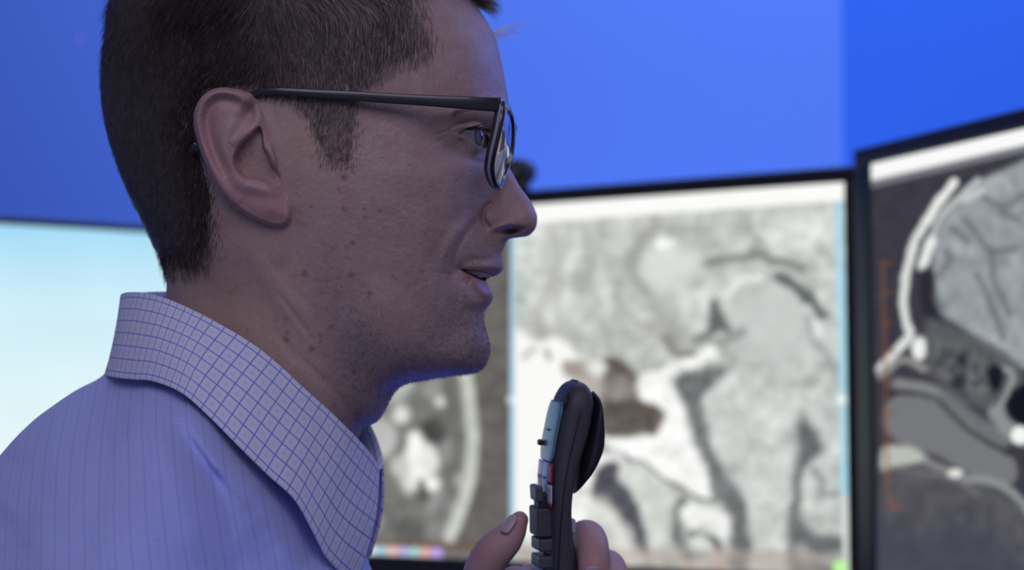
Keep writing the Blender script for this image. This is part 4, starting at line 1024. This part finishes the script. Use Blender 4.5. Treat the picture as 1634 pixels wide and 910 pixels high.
# outward bulge and the front edge's curve
G[..., 2] += (2.8*np.sin(s*math.pi)*np.minimum(1, G[..., 2:]/25))[..., 0]
fe = np.clip((i_-.86)/.14, 0, 1)**2*np.sin(s*math.pi)
G[..., 0] += (fe*3.4)[..., 0]; G[..., 1] += (fe*1.0)[..., 0]
bk = np.clip(1-i_/.12, 0, 1)*np.sin(s*math.pi); G[..., 0] += (bk*1.2)[..., 0]
# rolled top fold and the stand inside it
k = 7; roll = []
for q in range(1, k+1):
    a = q/k*math.pi*.5; roll.append(np.stack([G[:, 0, 0], G[:, 0, 1]+1.3*math.sin(a*2)*.6 - (q > k-1)*0, np.maximum(G[:, 0, 2]-1.6*(1-math.cos(a))*1.6, 0)], 1))
tipf = np.clip((np.linspace(0, 1, nc)-.72)/.28, 0, 1)
stand = [np.stack([G[:, 0, 0]+.5-14*tipf**1.5*min(1, .3+q/3), G[:, 0, 1]-3-6*q, np.maximum(G[:, 0, 2]-3.2+.6*q, 0)], 1) for q in range(0, 6)]
full = np.stack((roll+stand)[::-1] + [G[:, j] for j in range(mr)], 1)
arcl = np.concatenate([[0], np.cumsum(np.linalg.norm(np.diff((TT3+BB3)/2, axis=0), axis=1))])
wl_ = np.linalg.norm(np.diff(full[nc//2], axis=0), axis=1); wl_ = np.concatenate([[0], np.cumsum(wl_)])
du_ = (BB3-TT3)[:, :2]; 
shr = .36*sstep(np.linspace(0, 1, nc), .06, .34)[:, None]
uvc = np.stack(np.broadcast_arrays(arcl[:, None]+shr*wl_[None], wl_[None]*.95), -1).reshape(-1, 2)
def half(sg):
    return hw(full[..., 0], full[..., 1], full[..., 2]*sg).reshape(-1, 3)
mm_ = full.shape[1]; Fc = grid_faces(nc, mm_)
Vc = np.concatenate([half(1), half(-1)]); Fcc = np.concatenate([Fc, Fc[:, ::-1]+nc*mm_])
collar = pmesh('collar', Vc, Fcc, M_COLLAR, uv=np.concatenate([uvc, uvc*np.array([-1, 1])]), parent=None)
sm = collar.modifiers.new('s', 'SOLIDIFY'); sm.thickness = .0011; sm.offset = 0
# ------------------------------------------------------------------ glasses
M_FRAME = pmat('black_acetate', (0.018, 0.018, 0.024), 0.28, spec=0.5, coat=.3)
M_EDGE = pmat('grey_acetate_edge', (0.30, 0.29, 0.34), 0.3, spec=.5)
M_PAD = pmat('pale_nose_pad', (0.55, 0.62, 0.50), 0.2)
gl, nt, b = mat_new('spectacle_lens'); nt.nodes.remove(b); out = [n for n in nt.nodes if n.type == 'OUTPUT_MATERIAL'][0]
tr = nt.nodes.new('ShaderNodeBsdfTransparent'); gs = nt.nodes.new('ShaderNodeBsdfGlossy'); gs.inputs['Roughness'].default_value = .01
lw = nt.nodes.new('ShaderNodeLayerWeight'); pw = nt.nodes.new('ShaderNodeMath'); pw.operation = 'POWER'; pw.inputs[1].default_value = 3.2; fr_ = nt.nodes.new('ShaderNodeMath'); fr_.operation = 'MULTIPLY_ADD'; fr_.inputs[1].default_value = .95; fr_.inputs[2].default_value = .045
lw.inputs[0].default_value = .5; nt.links.new(lw.outputs['Facing'], pw.inputs[0]); nt.links.new(pw.outputs[0], fr_.inputs[0]); mxs = nt.nodes.new('ShaderNodeMixShader')
nt.links.new(fr_.outputs[0], mxs.inputs[0]); nt.links.new(tr.outputs[0], mxs.inputs[1]); nt.links.new(gs.outputs[0], mxs.inputs[2]); nt.links.new(mxs.outputs[0], out.inputs[0])
glasses = bpy.data.objects.new('glasses', None); COL.objects.link(glasses); glasses.location = tuple(hw(*to_local(800, 230, 0), 0).reshape(3))
GO = np.array(glasses.location); tag(glasses, 'black acetate eyeglasses worn on the man\'s face', 'glasses')
def gmesh(name, V, F, mat, parent=None, **k): return mesh_obj(name, np.asarray(V)-GO, F, mat, parent or glasses, **k)
def lp(px, py, w): 
    u, v = to_local(px, py, w); return np.array((float(u), float(v), w))
RIM = [lp(799,165,61), lp(797,185,63.5), lp(791,215,64), lp(784,245,63), lp(781,268,60), lp(786,290,54), lp(795,299,45), lp(801,293,28), lp(808,272,14), lp(815,245,9.5), lp(818,215,10), lp(817,190,14), lp(811,174,25), lp(804,166,45)]
def rim(sg):
    c = catmull(np.array(RIM), 120, True); ctr = c.mean(0)
    t = np.roll(c, -1, 0)-np.roll(c, 1, 0); t /= np.linalg.norm(t, axis=1)[:, None]
    u_, s_, vt = np.linalg.svd(c-ctr); nrm = vt[2]; nrm = nrm*np.sign(nrm[0])
    inw = np.cross(t, nrm); inw /= np.linalg.norm(inw, axis=1)[:, None]; inw *= np.sign(((ctr-c)*inw).sum(1))[:, None]
    outer = np.clip((c[:, 2]-30)/30, 0, 1)[:, None]; dep = 1.0+1.4*outer; thk = .9+.5*outer      # half sizes
    def ring(a, b_): return c + nrm*dep*a*1.0 + inw*thk*b_ 
    prof = [(-.8,-1),(-.5,-1.15),(.5,-1.15),(.8,-1),(1,-.6),(1,.6),(.8,1),(-.8,1),(-1,.6),(-1,-.6)]
    V = np.stack([ring(a, b_) for a, b_ in prof], 1); n, m = V.shape[:2]
    ii = np.arange(n)[:, None]; jj = np.arange(m)[None]; F = np.stack([ii*m+jj, ((ii+1) % n)*m+jj, ((ii+1) % n)*m+(jj+1) % m, ii*m+(jj+1) % m], -1).reshape(-1, 4)
    P = hw(V[..., 0], V[..., 1], V[..., 2]*sg).reshape(-1, 3); gmesh('rim', P, F if sg > 0 else F[:, ::-1], M_FRAME)
    # lighter laminated stripe along the outer edge
    sel = (c[:, 2] > 44); idx = np.where(sel)[0]; k0 = np.where(np.diff(np.concatenate([idx, idx[:1]+n])) > 1)[0]
    idx = np.roll(idx, -(k0[0]+1)) if len(k0) else idx
    S = np.stack([(c + nrm*dep*a - inw*thk*b_)[idx] for a, b_ in ((-.30, 1.05), (-.30, 1.32), (.28, 1.32), (.28, 1.05))], 1)
    F2 = grid_faces(len(idx), 4); P = hw(S[..., 0], S[..., 1], S[..., 2]*sg).reshape(-1, 3); gmesh('rim_edge', P, F2, M_EDGE)
    # lens
    q = np.linspace(0, 1, 16); Lm = ctr[None, None]+(c[:, None]-ctr)*q[None, :, None]+nrm*(1.8*(1-q**2))[None, :, None]
    P = hw(Lm[..., 0], Lm[..., 1], Lm[..., 2]*sg).reshape(-1, 3); gmesh('lens', P, grid_faces(n, 16, 0, True), gl)
    return ctr
rim(1); rim(-1)
# bridge and nose pads
mbp = [lp(817,212,10), lp(820,205,5), lp(821,203,0)]; mbp = mbp+[m*np.array((1, 1, -1)) for m in mbp[:2][::-1]]
bp_ = catmull(np.array(mbp), 24); V, F = tube_grid(hw(bp_[:, 0], bp_[:, 1], bp_[:, 2]), np.full(24, .0014), 10, np.full(24, .0022))
gmesh('bridge', np.array(V), F, M_FRAME)
for sg in (1, -1):
    a_ = lp(813,240,9.0); b2 = lp(809,262,12.5); c_ = np.linspace(0, 1, 12)[:, None]; pl_ = a_*(1-c_)+b2*c_
    V, F = tube_grid(hw(pl_[:, 0], pl_[:, 1], pl_[:, 2]*sg), .0022*np.sin(np.linspace(.25, math.pi-.25, 12)), 10, .0012*np.sin(np.linspace(.25, math.pi-.25, 12))); gmesh('nose_pad', np.array(V), F, M_PAD)
# temple arms
ARM = [(800,166.5,62.5,10.5),(785,166.5,65.5,10.8),(740,164,69,9.6),(680,160.5,72,8.2),(620,157,74.5,7.6),(560,153,77,7.2),(500,149.5,79,6.2),(455,146.5,79.5,5.4),(425,146,79,5.0),(405,151,78,5.0),(388,165,76,5.0),(360,190,74,5.2),(335,220,72,5.6),(318,238,71,6.0),(306,228,70,5)]
def arm(sg):
    A = catmull(np.array(ARM), 110); u, v = to_local(A[:, 0], A[:, 1], A[:, 2]); W = A[:, 2].copy()
    t = np.stack([np.gradient(u), np.gradient(v)], 1); t /= np.linalg.norm(t, axis=1)[:, None]; nx, ny = -t[:, 1], t[:, 0]
    hh = A[:, 3]/3.3; th = np.full(len(u), 1.5)
    prof = [(1,.5),(.8,1),(-.8,1),(-1,.5),(-1,-.5),(-.8,-1),(.8,-1),(1,-.5)]
    V = np.stack([np.stack([u+nx*hh*a, v+ny*hh*a, W+th*b_], 1) for a, b_ in prof], 1); n, m = V.shape[:2]
    ii = np.arange(n-1)[:, None]; jj = np.arange(m)[None]; F = [tuple(r) for r in np.stack([ii*m+jj, ii*m+(jj+1) % m, (ii+1)*m+(jj+1) % m, (ii+1)*m+jj], -1).reshape(-1, 4)]
    F += [tuple(range(m)), tuple(range((n-1)*m, n*m))[::-1]]
    P = hw(V[..., 0], V[..., 1], V[..., 2]*sg).reshape(-1, 3); o = gmesh('temple_arm', P, F, M_FRAME, smooth=False)
    o.data.polygons.foreach_set('use_smooth', np.full(len(o.data.polygons), True)); o.modifiers.new('wn', 'WEIGHTED_NORMAL')
arm(1); arm(-1)

# ------------------------------------------------------------------ dictation microphone
M_MIC = pmat('dark_mic_plastic', (0.062, 0.058, 0.068), 0.5, spec=.45, bump=.12, bscale=2500)
M_MIC2 = pmat('black_rubber', (0.014, 0.014, 0.022), 0.5, spec=.4, bump=.1, bscale=1500)
M_BTN = pmat('dark_grey_button', (0.075, 0.07, 0.08), 0.4)
M_SIL = pmat('silver_blue_plate', (0.13, 0.25, 0.34), 0.3, metal=.3)
mic = bpy.data.objects.new('microphone', None); COL.objects.link(mic)
MD = HD-.004; mic.location = tuple(P3(890, 1180, MD)); MO = np.array(mic.location)
tag(mic, 'black handheld dictation microphone gripped upright in front of the man\'s chin', 'microphone')
def mmesh(name, V, F, mat, parent=None, **k): return mesh_obj(name, np.asarray(V)-MO, F, mat, parent or mic, **k)
MY = math.radians(13)                                            # the front plate turns a little towards the viewer
mR = AX_R*math.cos(MY) + AX_F*math.sin(MY); mF = -AX_R*math.sin(MY) + AX_F*math.cos(MY)   # thickness axis, width axis
mC = P3(890, 760, MD)
def mpt(x, y, w):   # x,y in seen px on the mid plane, w = metres across the width (+ away)
    x = np.asarray(x, float); y = np.asarray(y, float); w = np.asarray(w, float)
    a = (x-890)/FPX*MD; b_ = -(y-760)/FPX*MD
    return mC + a[..., None]*mR + b_[..., None]*AX_U + w[..., None]*mF
HWM = .0165
# centre line and half thickness as seen; the width adds to the seen outline, so the core is slimmer
SH = HWM*math.sin(MY)*FPX/MD*.82
mid_l = [(912,607),(897,613),(888,622),(879,640),(872,670),(866,700),(862,736),(860,769),(861,800),(862,834),(862,870),(861,910),(860,960),(858,1020),(856,1080),(858,1140),(866,1172),(885,1180)]
mid_r = [(924,606),(938,611),(947,622),(951,640),(949,662),(944,690),(934,720),(924,750),(917,783),(915,816),(918,856),(922,890),(922,910),(921,960),(920,1020),(918,1080),(914,1140),(905,1172),(893,1180)]
Lc, Rc = catmull(mid_l, 150), catmull(mid_r, 150)
def loft(Lc, Rc, hwid, mat, name, n=64, ex=3.2, shrink=SH, parent=None, seam=None):
    Cm = (Lc+Rc)/2; hx_ = np.maximum(np.linalg.norm(Rc-Lc, axis=1)/2-shrink, 1.0); dv = (Rc-Lc)/np.linalg.norm(Rc-Lc, axis=1)[:, None]
    a = np.linspace(0, 2*math.pi, n, endpoint=False); ca, sa = np.cos(a), np.sin(a)
    sx_ = np.sign(ca)*np.abs(ca)**(2/ex); sw = np.sign(sa)*np.abs(sa)**(2/ex)
    X = Cm[:, :1]+dv[:, :1]*hx_[:, None]*sx_[None]; Y = Cm[:, 1:]+dv[:, 1:]*hx_[:, None]*sx_[None]; Wd = hwid[:, None]*sw[None]
    V = mpt(X, Y, Wd); k = len(Lc); V2 = np.vstack([V.reshape(-1, 3), V[0].mean(0), V[-1].mean(0)])
    F = [tuple(r) for r in grid_faces(k, n)]; F = [(i*n+j, i*n+(j+1) % n, (i+1)*n+(j+1) % n, (i+1)*n+j) for i in range(k-1) for j in range(n)]
    F += [(k*n, (j+1) % n, j) for j in range(n)]+[(k*n+1, (k-1)*n+j, (k-1)*n+(j+1) % n) for j in range(n)]
    return mmesh(name, V2, F, mat, parent)
s_ = np.linspace(0, 1, 150); hwid = HWM*np.clip(np.sqrt(np.clip(1-(1-s_/.10).clip(0)**2, .15, 1)), 0, 1)*(1-.18*sstep(s_, .3, .55))*np.sqrt(np.clip(1-((s_-.95)/.05).clip(0)**2, .2, 1))
loft(Lc, Rc, hwid, M_MIC, 'housing')
# seam line groove: thin dark strip following the side
sx1 = catmull([(925,607),(924,640),(916,680),(906,720),(898,760),(893,800),(890,850),(888,910),(887,1000)], 60)
for sg in (-1,):
    hwq = HWM*.985; P = mpt(sx1[:, 0]-9.0, sx1[:, 1], -np.interp(sx1[:, 1], [607+573*q for q in s_], hwid)-.00005)
    V, F = tube_grid(P, np.full(60, .00035), 6); mmesh('seam', np.array(V), F, M_MIC2)
# rear bulge
bl = catmull([(942,632),(944,650),(938,670),(930,700),(922,735),(916,770),(916,790)], 60); br = catmull([(950,624),(957,638),(961,663),(963.5,700),(960,722),(944,752),(918,782)], 60)
t_ = np.linspace(0, 1, 60); loft(bl, br, .0135*np.sqrt(np.clip(1-(2*t_-1)**4, .02, 1)), M_MIC2, 'rear_pod', 40, 2.6, 1.5)
# front plate, slightly proud of the front face, and label
def plate(name, xs, w0, w1, mat, off, nn=40, rnd=0.0):
    p = catmull(xs, nn); m = 14; ww = np.linspace(w0, w1, m)
    taper = 1-rnd*np.abs(np.linspace(-1, 1, nn))**6
    V = np.stack([mpt(p[:, 0]+off+ (abs(w)/HWM)**3*3.0, p[:, 1], (w*taper)) for w in ww], 1)
    o = mmesh(name, V.reshape(-1, 3), grid_faces(nn, m), mat); s = o.modifiers.new('s', 'SOLIDIFY'); s.thickness = .0008; s.offset = 0; return o
FX = [(884,640),(876.5,672),(870,705),(866,735),(863.5,765),(864,800)]
plate('front_plate', FX[:4], -HWM*.80, HWM*.80, M_SIL, SH-6, rnd=.25)
# label: red, white and light blue blocks
for (xa, xb, wa, wb, c_) in (((866,736),(864,770),-.82,-.42,(.36,.02,.04)), ((866,736),(863.5,762),-.42,.1,(.35,.60,.85)), ((866,736),(863.5,762),.1,.82,(.5,.55,.62)), ((864,770),(864,800),-.82,-.42,(.62,.62,.68)), ((863.5,762),(864,795),-.42,.2,(.22,.45,.80)), ((863.5,762),(864,795),.2,.82,(.5,.1,.12)), ((864,800),(864.5,806),-.78,-.3,(.36,.02,.04))):
    p = np.linspace(0, 1, 6)[:, None]*(np.array(xb)-np.array(xa))+np.array(xa); ww = np.linspace(wa, wb, 6)*HWM
    V = np.stack([mpt(p[:, 0]+SH-7.0+(abs(w)/HWM)**3*3.4, p[:, 1], np.full(6, w)) for w in ww], 1)
    o = mmesh('label_block', V.reshape(-1, 3), grid_faces(6, 6), pmat('label_ink', c_, .35)); s = o.modifiers.new('s', 'SOLIDIFY'); s.thickness = .0005; s.offset = 0
# buttons and slider
def mbox(name, x, y, w, sx_, sy_, sw_, mat, rot=0):
    mb_ = MB(); c_ = mpt(x, y, w).reshape(3); a = math.radians(rot); ex_ = mR*math.cos(a)+AX_U*math.sin(a); ey = -mR*math.sin(a)+AX_U*math.cos(a); k = MD/FPX
    mb_.box(c_, (sx_*k, sy_*k, sw_), (ex_, ey, mF)); mb_.v = [tuple(np.array(v)-MO) for v in mb_.v]; return mb_.build(name, mat, mic, bevel=.0011)
mbox('record_slider', 853.5, 785, -.002, 12, 25, .014, M_BTN, 4); mbox('slider_stem', 863, 798, -.002, 21, 26, .011, M_MIC2, 4)
mbox('button_panel', 863, 831, .001, 25, 46, .018, M_MIC, 1)
for yy in (866, 893, 920): mbox('button', 864, yy, -.001, 24, 20, .018, M_BTN, 2)
mbox('indicator_light', 868.5, 708, .009, 9, 10, .004, pmat('dark_red_lens', (.12, .01, .01), .2)); mbox('indicator_light', 877, 686, .002, 6, 3, .006, M_BTN)
my_ = np.linspace(652, 624, 14); iL = np.array([Lc[np.argmin(abs(Lc[:75, 1]-q)), 0] for q in my_]); iR = np.array([Rc[np.argmin(abs(Rc[:75, 1]-q)), 0] for q in my_]); mP = mpt((iL+iR)/2-((iR-iL)/2-SH)*.80, my_, -np.interp(my_, [607+573*q for q in s_], hwid)*.80); V, F = tube_grid(mP, .0011*np.sin(np.linspace(.3, math.pi-.3, 14)), 12, .0030*np.sin(np.linspace(.3, math.pi-.3, 14))); mmesh('mouthpiece', np.array(V), F, M_MIC2)
mbox('side_button', 909, 838, -.005, 9, 24, .006, pmat('pale_grey_button', (.42, .43, .5), .3), 1)

# ------------------------------------------------------------------ webcam, small light on the wall
wc = bpy.data.objects.new('webcam', None); COL.objects.link(wc); wp = wpt(828, 285, 2.03); wc.location = tuple(wp-np.array((0, 0, .012)))
WO = np.array(wc.location); tag(wc, 'small dark webcam clipped on top of the wide monitor, behind the nose', 'webcam')
nrm3 = np.array((dc[1], -dc[0], 0)); c_ = wpt(831, 275, 2.03)
m_ = MB(); V, F = tube_grid(np.array([c_+nrm3*t for t in (-.012, -.010, 0, .010, .012)]), np.array((.010, .014, .015, .014, .010)), 24); m_.add(V, F); m_.v = [tuple(np.array(v)-WO) for v in m_.v]; m_.build('camera_body', M_BACK, wc, True)
m_ = MB(); V, F = tube_grid(np.array([c_+nrm3*t for t in (.011, .0135)]), np.array((.006, .005)), 20); m_.add(V, F); m_.v = [tuple(np.array(v)-WO) for v in m_.v]; m_.build('lens', pmat('camera_glass', (.10, .09, .08), .1), wc, True)
m_ = MB(); m_.box(wpt(829, 293, 2.04), (.022, .03, .014)); m_.v = [tuple(np.array(v)-WO) for v in m_.v]; m_.build('clip', M_BACK, wc, bevel=.002)
er = bpy.data.materials.new('red_glow'); er.use_nodes = True; bb = er.node_tree.nodes['Principled BSDF']; bb.inputs['Base Color'].default_value = (.8, .1, .1, 1); bb.inputs['Emission Color'].default_value = (1, .25, .25, 1); bb.inputs['Emission Strength'].default_value = 2.5
m_ = MB(); p_ = wpt(128, 62, 2.9); V, F = tube_grid(np.array([p_-np.array((0, t, 0)) for t in (-.002, .001, .002)]), np.array((.0007, .0007, .0005)), 14); m_.add([np.array(v)-p_ for v in V], F)
o = m_.build('indicator_lamp', er, None, True); o.location = tuple(p_); tag(o, 'tiny red pilot light on the blue wall at upper left', 'light')
